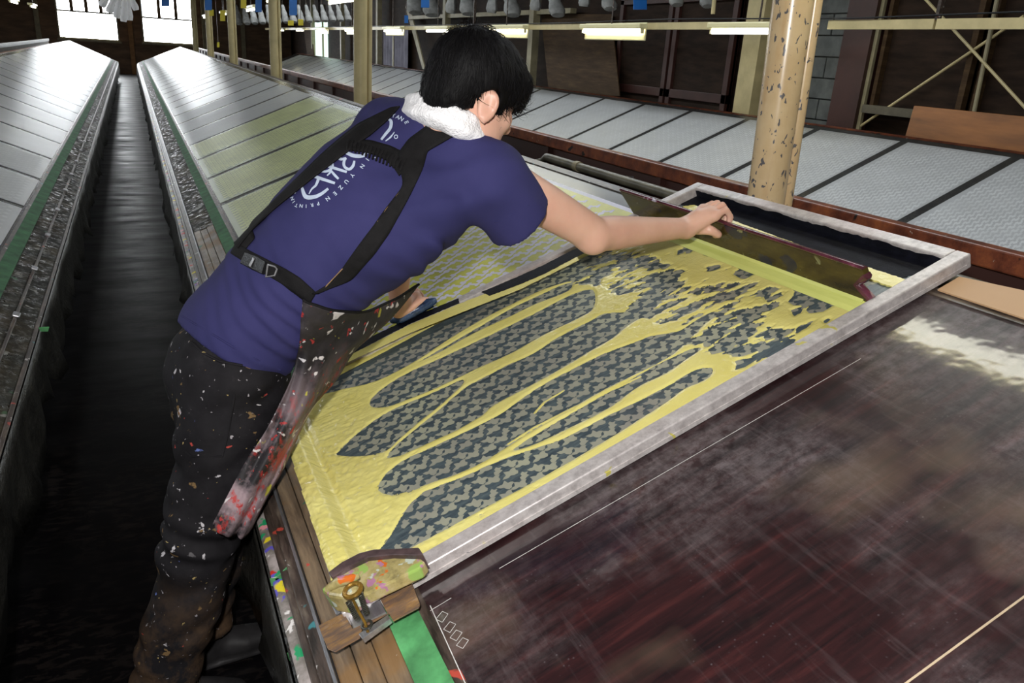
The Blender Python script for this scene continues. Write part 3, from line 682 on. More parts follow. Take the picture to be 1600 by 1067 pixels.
# ---------------------------------------------------------------- hanging bundles and tags
def bundle(A, B, R, label, group, m=None, flat=(1, .55)):
    A = np.array(A); B = np.array(B); q = MB(); n = 9; pts = []; rad = []
    for k in range(n):
        t = k / (n - 1); pts.append(A + (B - A) * t); rad.append(R * (.35 + .75 * t - .25 * max(0, t - .8) * 5 * t) * (1 + .12 * math.sin(k * 2.1)))
    q.tube(pts, rad, 12, flat=flat); e = tag(empty('hanging_bundle', tuple(A)), label, 'bundle', group)
    q.build('cloth_bundle', m or M['bundle'], e, True)
    h = MB(); h.tube([(A[0], A[1], ZC), A], .006, 6); h.build('hanging_cord', M['darkrail'], e); kids(e)
def ord_label(k, total): return ORD[k] if k else 'first'
bx = [(650, 20, -8), (676, 24, -8), (704, 20, 4), (733, 22, -8), (768, 20, 4), (802, 24, -10), (836, 16, 5), (872, 24, -12), (912, 10, 5), (954, 14, -12), (1058, 8, -8), (1106, 10, -10)]
for k, (x, y, dx) in enumerate(bx):
    Xp = 5.2; a = WX(x + dx, -30, Xp); b = WX(x, y, Xp); b[1] = a[1] + (b[1] - a[1]); bundle(a, b, .13 * a[1] / 11, 'grey-white hanging bundle at the top edge, %s from the left above the lamp rail' % ord_label(k, 12), 'bundles hanging above the right lamp rail')
for k in range(16):
    x = 362 + k * 12.2; Xp = 3.2 - .12 * (k % 2); a = WX(x - 6, 8, Xp); b = WX(x, 38 - k * .4, Xp); bundle(a, b, .0042 * a[1], 'small white hanging bundle in the far row, %s from the left' % ord_label(k, 16), 'bundles hanging in the far row', M['bundle'])
for k, (x, y, dx) in enumerate(((158, 10, 20), (170, 20, 14), (182, 28, 6), (193, 34, 2), (203, 32, -6), (213, 16, -14))):
    bundle(W(x + dx, -20, 17 + .3 * k), W(x, y, 17 + .3 * k), .12, 'white plastic-wrapped bundle over the aisle end, %s from the left' % ord_label(k, 6), 'bundles hanging over the aisle end', M['towel'])
def htag(x0, y0, x1, y1, Y, m, label, cat='tag'):
    a, b, c, d = W(x0, y1, Y), W(x1, y1, Y), W(x1, y0, Y), W(x0, y0, Y); o = np.array([0, .01, 0])
    e = tag(empty('hanging_tag', tuple((c + d) / 2)), label, cat, 'coloured tags hanging from the roof')
    q = MB(); q.hexa([a, b, b + o, a + o, d, c, c + o, d + o]); q.build('tag_sheet', m, e, bevel=.003)
    t = MB(); t.tube([(c + d) / 2 + [0, .005, .0], (*((c + d) / 2 + [0, .005, 0])[:2], ZC)], .006, 6); t.build('tag_cord', M['darkrail'], e); kids(e)
for (r, Y, m, lb) in (((252, -8, 265, 10), 16, 'blue', 'blue tag hanging over the far right window'), ((320, -8, 331, 16), 16, 'blue', 'blue tag hanging left of the fourth pole'),
                      ((399, -8, 409, 19), 14, 'blue', 'blue tag hanging left of the third pole'), ((452, -8, 464, 24), 14, 'blue', 'blue tag hanging right of the third pole'), ((658, -8, 671, 12), 9, 'blue', 'blue tag hanging left above the worker\'s head'),
                      ((990, -10, 1011, 15), 7, 'blue', 'blue tag hanging right above the worker\'s head'), ((632, 24, 638, 36), 14, 'blue', 'tiny blue tag in front of the curtained window'),
                      ((327, 15, 334, 25), 18, 'yellowtag', 'yellow tag beside the fourth pole'), ((344, 16, 352, 33), 18, 'yellowtag', 'yellow tag between the third and fourth poles'), ((376, -8, 385, 13), 14, 'yellowtag', 'yellow tag at the top edge between blue tags'),
                      ((450, 32, 459, 40), 16, 'yellowtag', 'left of the two low yellow tags'), ((466, 30, 474, 40), 16, 'yellowtag', 'right of the two low yellow tags'), ((339, 66, 343, 74), 24, 'yellowtag', 'tiny yellow tag low beside the fourth pole')):
    htag(*r, Y, M[m], lb)
rod('roof_hook', WX(1117, -10, 5), WX(1114, 22, 5), .02, M['cream'], 'pale hook hanging at the top edge between lamps and pole', 'hook')
# cardboard sheet at the ridge of the near table
q = MB(); P = [sy(*p, .01) for p in ((1465, 452), (1499, 432), (1700, 475), (1700, 530))]
q.hexa([T1(s, y, .006) for s, y in P] + [T1(s, y, .010) for s, y in P]); tag(q.build('cardboard_sheet', M['card']), 'tan cardboard sheet on the ridge beside the screen frame corner', 'cardboard')
# ================================================================ SCREEN FRAME
FA, FB, FC, FD = (-.14, 1.165), (1.414, 1.142), (1.409, 2.144), (-.115, 2.195)
def Q(u, v, n):      # u along the slope 0..1, v across the hall 0..1
    s = (1 - u) * (1 - v) * FA[0] + u * (1 - v) * FB[0] + u * v * FC[0] + (1 - u) * v * FD[0]
    y = (1 - u) * (1 - v) * FA[1] + u * (1 - v) * FB[1] + u * v * FC[1] + (1 - u) * v * FD[1]
    return T1(s, y, n)
fr = tag(empty('printing_screen', tuple(T1(.6, 1.7, 0))), 'large aluminium-framed printing screen smeared with yellow dye paste', 'screen frame')
BU, BV, NT = .024, .037, .042
def bar(u0, v0, u1, v1, name='frame_bar'):
    q = MB(); P = []
    for n in (.006, NT): P += [Q(u0, v0, n), Q(u1, v0, n), Q(u1, v1, n), Q(u0, v1, n)]
    q.hexa(P); return q.build(name, M['alu'], fr, bevel=.004, seg=3)
bar(0, 0, 1, BV); bar(0, 1 - BV, 1, 1); bar(0, BV, BU, 1 - BV); bar(1 - BU, BV, 1, 1 - BV)
# raised lip along the near bar and the black-dyed inner faces
q = MB()
q.hexa([Q(.03, -.002, .010), Q(.99, -.002, .010), Q(.99, .0, .010), Q(.03, .0, .010), Q(.03, -.002, .020), Q(.99, -.002, .020), Q(.99, .0, .020), Q(.03, .0, .020)])
q.build('frame_lip', M['alu'], fr)
q = MB()
def qbox(u0, v0, u1, v1, n0, n1): q.hexa([Q(u0, v0, n0), Q(u1, v0, n0), Q(u1, v1, n0), Q(u0, v1, n0), Q(u0, v0, n1), Q(u1, v0, n1), Q(u1, v1, n1), Q(u0, v1, n1)])
NM = .012
qbox(BU, BV, 1 - BU, 1 - BV, NM - .001, NM); q.build('mesh_fabric', M['mesh'], fr)
# black dried dye: inner face of the right bar, strip along the far bar
def pxpoly(pts, n): return [sy(x, y, n) for x, y in pts]
def sheet(name, pts, n0, n1, mat, parent, label=None, ragged=0):
    P = [np.array(p) for p in pxpoly(pts, n1)]
    if ragged:
        R = []; r = np.random.default_rng(int(abs(P[0][0]) * 1000))
        for k in range(len(P)):
            a, b = P[k], P[(k + 1) % len(P)]; L = np.linalg.norm(b - a); m = max(1, int(L / .006)); d = (b - a) / (L + 1e-9); nn = np.array([-d[1], d[0]])
            for j in range(m): R.append(a + (b - a) * j / m + nn * r.normal() * ragged * (j > 0))
        P = R
    q = MB(); q.prism([tuple(p) for p in P], T1, n0, n1); o = q.build(name, mat, parent)
    if label: o['label'] = label
    return o
sheet('dried_dye', [(1062, 318), (1078, 305), (1096, 300), (1122, 306), (1140, 316), (1200, 335), (1262, 346), (1345, 376), (1462, 408), (1452, 420), (1400, 437), (1330, 418), (1235, 388), (1150, 352), (1090, 330)], NM, .0135, M['black'], fr, 'black dried dye along the upper end of the screen', .0016)
q = MB(); vv = np.linspace(BV, 1 - BV, 60); V = []; F = []
rr = np.random.default_rng(4); hh = .034 + np.convolve(rr.normal(0, .004, 60), np.ones(3) / 3, 'same')
for k, v in enumerate(vv): V += [Q(1 - BU - .0008, v, NM), Q(1 - BU - .0008, v, min(hh[k], NT - .001))]
for k in range(59): F.append((2 * k, 2 * k + 2, 2 * k + 3, 2 * k + 1))
mesh('dried_dye', V, F, M['black'], fr)
sheet('dried_dye', [(536, 547), (640, 497), (716, 466), (718, 473), (640, 506), (540, 557)], .0421, .0432, M['black'], fr, None, .0010)
sheet('dried_dye', [(752, 456), (805, 434), (847, 415), (892, 392), (990, 348), (985, 359), (903, 400), (850, 428), (810, 445), (765, 462)], .0421, .0432, M['black'], fr, None, .0010)
sheet('paste_smear', [(541, 558), (640, 507), (719, 474), (765, 456), (812, 438), (900, 398), (905, 406), (812, 452), (720, 488), (640, 520), (543, 566)], .0419, .0427, M['paste'], fr, None, .0008)
# ---- open pattern of the stencil: flying birds
BIRD = [(-1.7, .05), (-1.1, .30), (-.75, .25), (-.55, .55), (-.35, 1.25), (.05, .85), (.30, .48), (.75, .62), (1.15, .52), (1.55, .18), (1.2, -.02), (1.0, -.35), (1.05, -.85), (.6, -1.25), (.0, -.95), (-.35, -.50), (-.9, -.55), (-1.3, -.30)]
BIRD2 = [(-1.2, -.2), (-1.0, .5), (-.3, .9), (.1, .6), (.6, 1.0), (1.3, .8), (1.0, .2), (1.25, -.4), (.5, -.3), (.2, -.9), (-.4, -.5)]
polys = [(BIRD, 0, 0, .0135, .35), (BIRD, .036, .010, .0130, .05), (BIRD, .014, .030, .0125, -.45), (BIRD2, -.017, .026, .0110, .9)]
VF = motif_lattice(-.02, 1.34, 1.23, 2.11, .074, .058, polys, 0)
o = poly_me('bird_pattern', VF, M['bird']); V0 = [(T1(v.co.x, v.co.y, NM + .0004)) for v in o.vertices]
for v, p in zip(o.vertices, V0): v.co = p
o = bpy.data.objects.new('bird_pattern', o); link(o, fr); tag(o, 'pale bird shapes open in the slate screen mesh', kind='stuff')
# ---- paste as a height field over the mesh; holes where the mesh shows
def vnoise(S, Y, fs, fy, seed):
    r = np.random.default_rng(seed); G = r.random((256, 256)); a = S * fs + 50; b = Y * fy + 50
    i = np.floor(a).astype(int); j = np.floor(b).astype(int); u = a - i; v = b - j; u = u * u * (3 - 2 * u); v = v * v * (3 - 2 * v)
    g = lambda x, y: G[x % 256, y % 256]
    return g(i, j) * (1 - u) * (1 - v) + g(i + 1, j) * u * (1 - v) + g(i, j + 1) * (1 - u) * v + g(i + 1, j + 1) * u * v
def poly_sdf(S, Y, P):   # negative inside
    P = np.array(P); d = np.full(S.shape, 9.); ins = np.zeros(S.shape, bool); k = len(P)
    for a in range(k):
        p, q = P[a], P[(a + 1) % k]; e = q - p; wx, wy = S - p[0], Y - p[1]
        t = np.clip((wx * e[0] + wy * e[1]) / (e @ e + 1e-12), 0, 1); d = np.minimum(d, (wx - e[0] * t) ** 2 + (wy - e[1] * t) ** 2)
        c = ((p[1] <= Y) & (q[1] > Y)) | ((p[1] > Y) & (q[1] <= Y))
        if abs(e[1]) > 1e-12: ins ^= c & (S < p[0] + e[0] * (Y - p[1]) / e[1])
    d = np.sqrt(d); return np.where(ins, -d, d)
def catmull(P, m=4):
    P = [np.array(p, float) for p in P]; k = len(P); R = []
    for i in range(k):
        a, b, c, d = P[i - 1], P[i], P[(i + 1) % k], P[(i + 2) % k]
        for j in range(m):
            t = j / m; R.append(.5 * ((2 * b) + (c - a) * t + (2 * a - 5 * b + 4 * c - d) * t * t + (3 * b - a - 3 * c + d) * t ** 3))
    return R
DARK = [
 [(487, 619), (538, 607), (590, 594), (650, 563), (700, 530), (750, 500), (799, 475), (850, 451), (896, 436), (905, 425), (935, 405), (925, 397), (880, 415), (800, 451), (700, 496), (600, 549), (500, 602)],
 [(893, 441), (892, 451), (872, 461), (835, 475), (794, 495), (740, 520), (690, 548), (655, 564), (700, 538), (750, 509), (799, 481), (833, 465), (872, 447)],
 [(577, 628), (589, 613), (609, 598), (640, 580), (683, 561), (754, 528), (833, 490), (875, 468), (905, 455), (926, 452), (931, 466), (925, 484), (905, 496), (882, 507), (847, 524), (799, 551), (750, 573), (683, 605), (636, 624), (605, 635), (583, 636)],
 [(526, 711), (534, 699), (557, 677), (589, 653), (620, 636), (668, 616), (699, 602), (722, 592), (723, 600), (691, 630), (652, 661), (620, 689), (603, 704), (569, 712)],
 [(605, 714), (613, 700), (644, 673), (676, 648), (711, 617), (729, 603), (742, 596), (794, 569), (833, 551), (872, 526), (921, 501), (945, 489), (984, 486), (1006, 478), (1024, 462), (1050, 446), (1072, 436), (1062, 448), (1040, 464), (1024, 480), (1006, 493), (981, 508), (957, 528), (921, 549), (872, 578), (823, 605), (772, 632), (754, 648), (715, 671), (676, 689), (640, 705), (620, 713)],
 [(590, 764), (597, 746), (613, 730), (636, 715), (676, 697), (723, 675), (774, 650), (811, 625), (847, 601), (896, 575), (945, 551), (994, 533), (1018, 524), (1042, 520), (1062, 515), (1086, 500), (1112, 486), (1122, 490), (1104, 504), (1085, 522), (1065, 542), (1050, 554), (1030, 566), (994, 584), (945, 608), (896, 636), (833, 672), (794, 697), (754, 722), (715, 740), (676, 753), (636, 768), (605, 773)],
 [(1095, 545), (1084, 543), (1042, 561), (994, 587), (896, 643), (833, 680), (800, 703), (830, 696), (880, 673), (952, 637), (994, 606), (1042, 582), (1070, 563)],
 [(590, 865), (600, 848), (610, 834), (625, 809), (640, 787), (664, 767), (690, 756), (730, 741), (765, 725), (800, 711), (840, 698), (880, 684), (950, 648), (1000, 624), (1050, 598), (1085, 577), (1112, 574), (1112, 584), (1100, 594), (1070, 607), (1040, 629), (950, 686), (850, 744), (750, 797), (690, 830), (640, 857), (622, 872)],
]
YLINES = [[(1000, 588), (896, 636), (833, 668), (794, 693)], [(880, 610), (850, 628), (835, 645)]]
BL = [(1168, 425, 22, 7, -8), (1262, 462, 30, 12, -15), (1288, 473, 26, 9, -20), (1246, 485, 13, 5, -30), (1198, 459, 8, 6, -20), (1293, 500, 7, 3, -30), (1222, 520, 20, 5, -22), (1256, 510, 18, 4, -25),
      (1167, 565, 24, 6, -22), (1172, 545, 26, 6, -22), (1208, 535, 20, 4, -25), (1176, 513, 5, 3, 0), (1110, 395, 9, 3, -20), (1080, 388, 14, 4, -15), (1064, 392, 8, 3, -20), (1060, 425, 12, 4, -20), (1040, 415, 10, 3, -20),
      (1022, 436, 15, 7, -22), (1045, 438, 14, 7, -20), (985, 412, 16, 6, -20), (1115, 418, 14, 4, -12), (1090, 455, 8, 5, -30), (1010, 470, 22, 6, -20), (1140, 445, 6, 3, -20), (1182, 482, 10, 4, -25), (1180, 494, 12, 4, -25), (1142, 505, 26, 5, -28), (1120, 525, 24, 6, -28)]
ZONE = [(885, 440), (905, 415), (950, 392), (1010, 400), (1050, 430), (1075, 455), (1140, 445), (1200, 450), (1215, 470), (1190, 505), (1232, 530), (1215, 552), (1160, 555), (1110, 545), (1075, 530), (1100, 500), (1040, 500), (985, 485), (1000, 462), (960, 455), (925, 440)]
hs = .0026
gs = np.arange(-.150, 1.119, hs); gy = np.arange(1.160, 2.20, hs); S, Y = np.meshgrid(gs, gy, indexing='ij')
NB = .0135
d = np.full(S.shape, .05)
for P in DARK:
    R = [sy(x, y, NB) for x, y in catmull(P, 3)]; A = np.array(R); lo, hi = A.min(0) - .03, A.max(0) + .03
    i0, i1 = np.searchsorted(gs, (lo[0], hi[0])); j0, j1 = np.searchsorted(gy, (lo[1], hi[1]))
    sl = (slice(max(i0, 0), i1), slice(max(j0, 0), j1)); d[sl] = np.minimum(d[sl], poly_sdf(S[sl], Y[sl], R))
for (x, y, a, b, an) in BL:
    an = math.radians(an); R = []
    for k in range(14):
        t = 2 * math.pi * k / 14; ex = 1 + .25 * random.uniform(-1, 1); u, v = a * math.cos(t) * ex, b * math.sin(t) * ex * (1.2 - .4 * math.cos(t))
        R.append(sy(x + u * math.cos(an) - v * math.sin(an), y + u * math.sin(an) + v * math.cos(an), NB))
    d = np.minimum(d, poly_sdf(S, Y, R))
for L in YLINES:
    for a, b in zip(L[:-1], L[1:]):
        p, q_ = np.array(sy(*a, NB)), np.array(sy(*b, NB)); e = q_ - p; t = np.clip(((S - p[0]) * e[0] + (Y - p[1]) * e[1]) / (e @ e), 0, 1)
        d = np.maximum(d, .0022 - np.hypot(S - p[0] - e[0] * t, Y - p[1] - e[1] * t))
zp = poly_sdf(S, Y, [sy(x, y, NB) for x, y in catmull(ZONE, 2)])
R1 = S * .985 + Y * -.17; R2 = S * .17 + Y * .985
nz = vnoise(R1, R2, 22, 62, 3) * .6 + vnoise(R1, R2, 50, 120, 5) * .28 + vnoise(R1, R2, 120, 260, 6) * .12
nzd = (.435 - nz) * .055 + np.clip(zp, 0, .03) * .8
d = np.minimum(d, nzd)
d += (vnoise(R1, R2, 60, 200, 9) - .5) * .0016       # ragged edges along the stroke
# smear band: fine streaks of paste left along the far side
P = DARK[0]; band = poly_sdf(S, Y, [sy(x, y, NB) for x, y in P])
thick = np.clip(d * .35, -.0015, .0022)
ramp_ = np.clip((-.062 - S) / .035, 0, 1); ramp_ = ramp_ * ramp_ * (3 - 2 * ramp_)
base = NB - .0009 + ramp_ * .0345
edge = np.clip((-.128 - S) / .012, 0, 1); base -= edge ** 2 * .010
rip = (vnoise(S, Y, 90, 60, 12) - .5) * .0012 + (vnoise(S, Y, 200, 130, 13) - .5) * .0006 + (vnoise(R1, R2, 12, 150, 14) - .5) * .0005
rim = np.exp(-((S + .05 - (Y - 1.7) * .01) / .008) ** 2) * .0040 + np.exp(-((S + .118) / .006) ** 2) * .0022
zone_l = np.clip((.16 - S) / .1, 0, 1)
Nn = base + thick + np.where(d > 0, rip * (.35 + 1.9 * zone_l) + rim, 0)
keep = (S > -.1395 + (Y - 1.165) * .024)
V = np.stack([X1 + S * CT - Nn * ST, Y, Z1 + S * ST + Nn * CT], -1).reshape(-1, 3)
ni, nj = S.shape; idx = np.arange(ni * nj).reshape(ni, nj)
ok = keep & (d > -.004); okc = ok[:-1, :-1] & ok[1:, :-1] & ok[1:, 1:] & ok[:-1, 1:]
inn = (S > -.2) & (Y > 1.202 - (S + .14) * .015) & (Y < 2.158 - (S + .115) * .033)
inn |= (S < -.085) & (Y > 1.168) & (Y < 2.192)
ok2 = inn[:-1, :-1] & inn[1:, 1:] & okc
QF = np.stack([idx[:-1, :-1], idx[1:, :-1], idx[1:, 1:], idx[:-1, 1:]], -1)[ok2]
used = np.unique(QF); rem = np.full(ni * nj, -1); rem[used] = np.arange(len(used))
po = fast_mesh('dye_paste', V[used], rem[QF], M['paste'], fr); tag(po, 'yellow dye paste pulled into lobes over the screen', kind='stuff')
# beads of paste beyond the squeegee
sheet('paste_bead', [(1060, 330), (1068, 322), (1085, 320), (1160, 350), (1260, 386), (1340, 412), (1420, 438), (1440, 436), (1430, 448), (1405, 452), (1330, 425), (1240, 394), (1150, 362)], NM, .016, M['paste'], fr, None, .0008)
sheet('paste_smear', [(1395, 458), (1418, 452), (1408, 468), (1345, 487), (1340, 478)], NM, .0145, M['paste'], fr, None, .001)
sheet('paste_smear', [(1350, 424), (1395, 438), (1400, 446), (1360, 438)], NM, .0142, M['paste'], fr, None, .001)
# small stamp marks on the near bar
q = MB()
for (x, y) in ((985, 712), (989, 709), (993, 707), (998, 704)):
    a = Q(*(0, 0), 0); 
o = tag(empty('squeegee', tuple(T1(1.16, 1.68, .06))), 'long olive wooden squeegee with yellow rubber blade held in the right hand', 'squeegee')
def Sq(y, n, s): return T1(s, y, n)
q = MB(); prof = [(1.182, .024), (1.222, .062), (1.192, .098), (1.196, .112), (2.20, .112), (2.135, .024)]
q.prism(prof, lambda a, n, s: T1(s, a, n), 1.150, 1.168); q.build('squeegee_board', M['board'], o, bevel=.002)
q = MB(); q.tube([T1(1.159, 1.197, .112), T1(1.159, 1.7, .113), T1(1.159, 2.2, .112)], .0105, 10, flat=(1, .5)); q.build('board_edge', M['boardedge'], o, True)
q = MB(); q.tube([T1(1.159, 1.19, .098), T1(1.159, 1.205, .082), T1(1.159, 1.222, .066), T1(1.159, 1.2, .048), T1(1.159, 1.184, .036)], .0105, 8); q.build('board_end', M['boardedge'], o, True)
q = MB(); q.prism([(1.118, .0125), (1.130, .022), (1.150, .031), (1.172, .031), (1.176, .0125)], lambda s, n, y: T1(s, y, n), 1.188, 2.13); q.build('rubber_blade', M['rubber'], o, bevel=.004, seg=3)
q = MB(); q.prism([(1.143, .030), (1.1495, .036), (1.1498, .036), (1.1498, .030)], lambda s, n, y: T1(s, y, n), 1.20, 2.12); q.build('blade_holder', M['rubber'], o, bevel=.002)
kids(o)
# blue handle under the left hand, lying across the far bar
hb = tag(empty('rubbing_tool', tuple(onT(645, 490, .05))), 'dye-blue rounded tool under the worker\'s left hand on the far frame bar', 'tool')
q = MB(); q.tube([onT(613, 500, .062), onT(625, 497, .066), onT(650, 484, .07), onT(668, 474, .072), onT(680, 469, .068)], [.014, .021, .022, .021, .012], 14, flat=(1, .8)); q.build('tool_body', M['bluehandle'], hb, True)
q = MB(); q.tube([onT(618, 503, .05), onT(650, 488, .05), onT(676, 476, .05)], [.014, .017, .013], 12, flat=(1, .6)); q.build('tool_rim', M['bluehandle'], hb, True); kids(hb)
# ---------------------------------------------------------------- clamp at the near lower corner
e = tag(empty('frame_clamp', tuple(onT(570, 900, .05))), 'dye-crusted wooden block with spring and steel plate clamping the frame corner', 'clamp')
def pp(name, pts, n0, n1, m, bev=.002, nn=None):
    P = pxpoly(pts, nn if nn is not None else n1); q = MB(); q.prism(P, T1, n0, n1); return q.build(name, m, e, bevel=bev)
pp('wooden_block', [(506, 916), (520, 903), (546, 886), (575, 872), (615, 868), (652, 869), (664, 877), (655, 888), (600, 914), (572, 928), (535, 932), (512, 926)], .046, .072, M['block_paint'], .004)
pp('block_lip', [(514, 896), (535, 880), (562, 866), (585, 860), (620, 859), (655, 857), (662, 868), (652, 870), (615, 869), (575, 873), (546, 887), (520, 904)], .044, .082, M['block_edge'], .002, .078)
pp('knob_root', [(503, 924), (520, 912), (548, 905), (562, 912), (560, 928), (540, 938), (515, 934)], .04, .088, M['block_paint'], .006, .08)
pp('steel_plate', [(497, 977), (537, 957), (551, 982), (573, 972), (605, 958), (589, 926), (634, 903), (644, 912), (656, 943), (654, 949), (614, 970), (607, 958), (566, 980), (562, 996), (523, 1018), (512, 1014)], .030, .033, M['plate'], .0008)
pp('steel_channel', [(538, 950), (588, 926), (603, 956), (552, 982)], .020, .027, M['steel'], .001)
pp('steel_strip', [(600, 922), (641, 896), (643, 899), (603, 926)], .04, .046, M['steel'], .0006)
pp('slide_bar', [(560, 990), (606, 960), (610, 966), (566, 998)], .024, .036, M['steel'], .001)
pp('corner_plate', [(512, 934), (530, 938), (545, 948), (525, 960)], .01, .03, M['steel'], .001)
q = MB(); c = onT(551, 922, .098); ax = T1(0, 0, 1) - T1(0, 0, 0); u = T1(1, 0, 0) - T1(0, 0, 0); v = np.array([0, 1., 0])
q.tube([c + .0155 * (math.cos(t) * u + math.sin(t) * v) for t in np.linspace(0, 2 * math.pi, 25)], .0042, 8, cap=False); q.build('brass_ring', M['brass'], e, True)
def coil(a, b, turns, R, r):
    a, b = np.array(a), np.array(b); d = b - a; L = np.linalg.norm(d); d /= L; x = np.cross(d, [0, 0, 1]); x /= np.linalg.norm(x); y = np.cross(d, x)
    q = MB(); q.tube([a + d * L * t + R * (math.cos(turns * 2 * math.pi * t) * x + math.sin(turns * 2 * math.pi * t) * y) for t in np.linspace(0, 1, turns * 10)], r, 5); return q
coil(onT(562, 925, .09), onT(572, 958, .055), 13, .0045, .0011).build('spring', M['spring'], e, True)
coil(onT(544, 940, .085), onT(558, 967, .050), 11, .0045, .0011).build('spring', M['spring'], e, True)
q = MB(); q.tube([onT(552, 938, .095), onT(560, 955, .07), onT(570, 972, .05), onT(575, 988, .038)], .0026, 8); q.build('hook', M['brass'], e, True)
q = MB(); c = onT(573, 976, .046); q.tube([c + .009 * (math.cos(t) * u + math.sin(t) * v) for t in np.linspace(0, 2 * math.pi, 21)], .0024, 8, cap=False); q.build('chain_link', M['spring'], e, True)
q = MB(); q.tube([onT(515, 918, .092), onT(530, 908, .098), onT(550, 904, .098), onT(560, 900, .094)], [.007, .010, .009, .005], 10); q.build('wing_knob', M['block_paint'], e, True)
kids(e); kids(fr)
# green tape scraps at the ledge
for k, pts in enumerate((((430, 905), (450, 885), (447, 905), (437, 915)), ((422, 905), (436, 903), (432, 918), (424, 915)), ((445, 1022), (456, 1020), (470, 1036), (474, 1060), (460, 1042)), ((60, 512), (77, 511), (75, 518), (63, 518)))):
    P = [W(x, y, 1.30 if k == 2 else (3.0 if k == 3 else 1.45)) for x, y in pts]; off = np.array([0, .002, .001])
    q = MB(); k_ = len(P); q.add(P + [p + off for p in P], [tuple(range(k_))[::-1], tuple(range(k_, 2 * k_))] + [(i_, (i_ + 1) % k_, k_ + (i_ + 1) % k_, k_ + i_) for i_ in range(k_)])
    tag(q.build('tape_scrap', M['green_tape']), ['torn green tape scrap by the rail right of the trouser knee', 'small green tape scrap left of the torn one at the rail', 'long green tape scrap low on the near rail', 'green tape scrap on the left table skirt'][k], 'tape scrap')
kids(tR); kids(tL); kids(t3)
# ================================================================ PERSON
def nrm(v): v = np.array(v, float); return v / np.linalg.norm(v)
def smin(a, b, k):
    h = np.clip(.5 + .5 * (b - a) / k, 0, 1); return b * (1 - h) + a * h - k * h * (1 - h)
def loft(P, secs):
    """secs: (centre, ra, rb, rdir, fdir); elliptical tube through the sections"""
    best = np.full(len(P), 9., np.float32)
    for i in range(len(secs) - 1):
        c0, a0, b0, r0, f0 = secs[i]; c1, a1, b1, r1, f1 = secs[i + 1]
        c0, c1 = np.array(c0), np.array(c1); e = c1 - c0; L2 = e @ e
        w = P - c0; t0 = (w @ e) / L2; t = np.clip(t0, 0, 1)
        ra = a0 + (a1 - a0) * t; rb = b0 + (b1 - b0) * t
        q = w - t[:, None] * e; ex = nrm(e)
        r = nrm(np.array(r0) + np.array(r1)); r = nrm(r - ex * (r @ ex)); f = np.cross(r, ex)
        x = q @ r; y = q @ f; z = q @ ex; m = np.minimum(ra, rb)
        k = np.sqrt((x / ra) ** 2 + (y / rb) ** 2 + (z / m) ** 2); best = np.minimum(best, ((k - 1) * m))
    return best
def caps(P, pts, rad):
    """chain of tapered capsules"""
    best = np.full(len(P), 9., np.float32)
    for i in range(len(pts) - 1):
        a, b = np.array(pts[i], float), np.array(pts[i + 1], float); e = b - a; w = P - a
        t = np.clip((w @ e) / (e @ e), 0, 1); d = np.sqrt(((w - t[:, None] * e) ** 2).sum(1)) - (rad[i] + (rad[i + 1] - rad[i]) * t)
        best = np.minimum(best, d)
    return best
def ell(P, c, R, ax):
    """ellipsoid with axes given by rows of ax"""
    q = (P - np.array(c)) @ np.array(ax).T / np.array(R); k = np.sqrt((q * q).sum(1)); return (k - 1) * min(R)
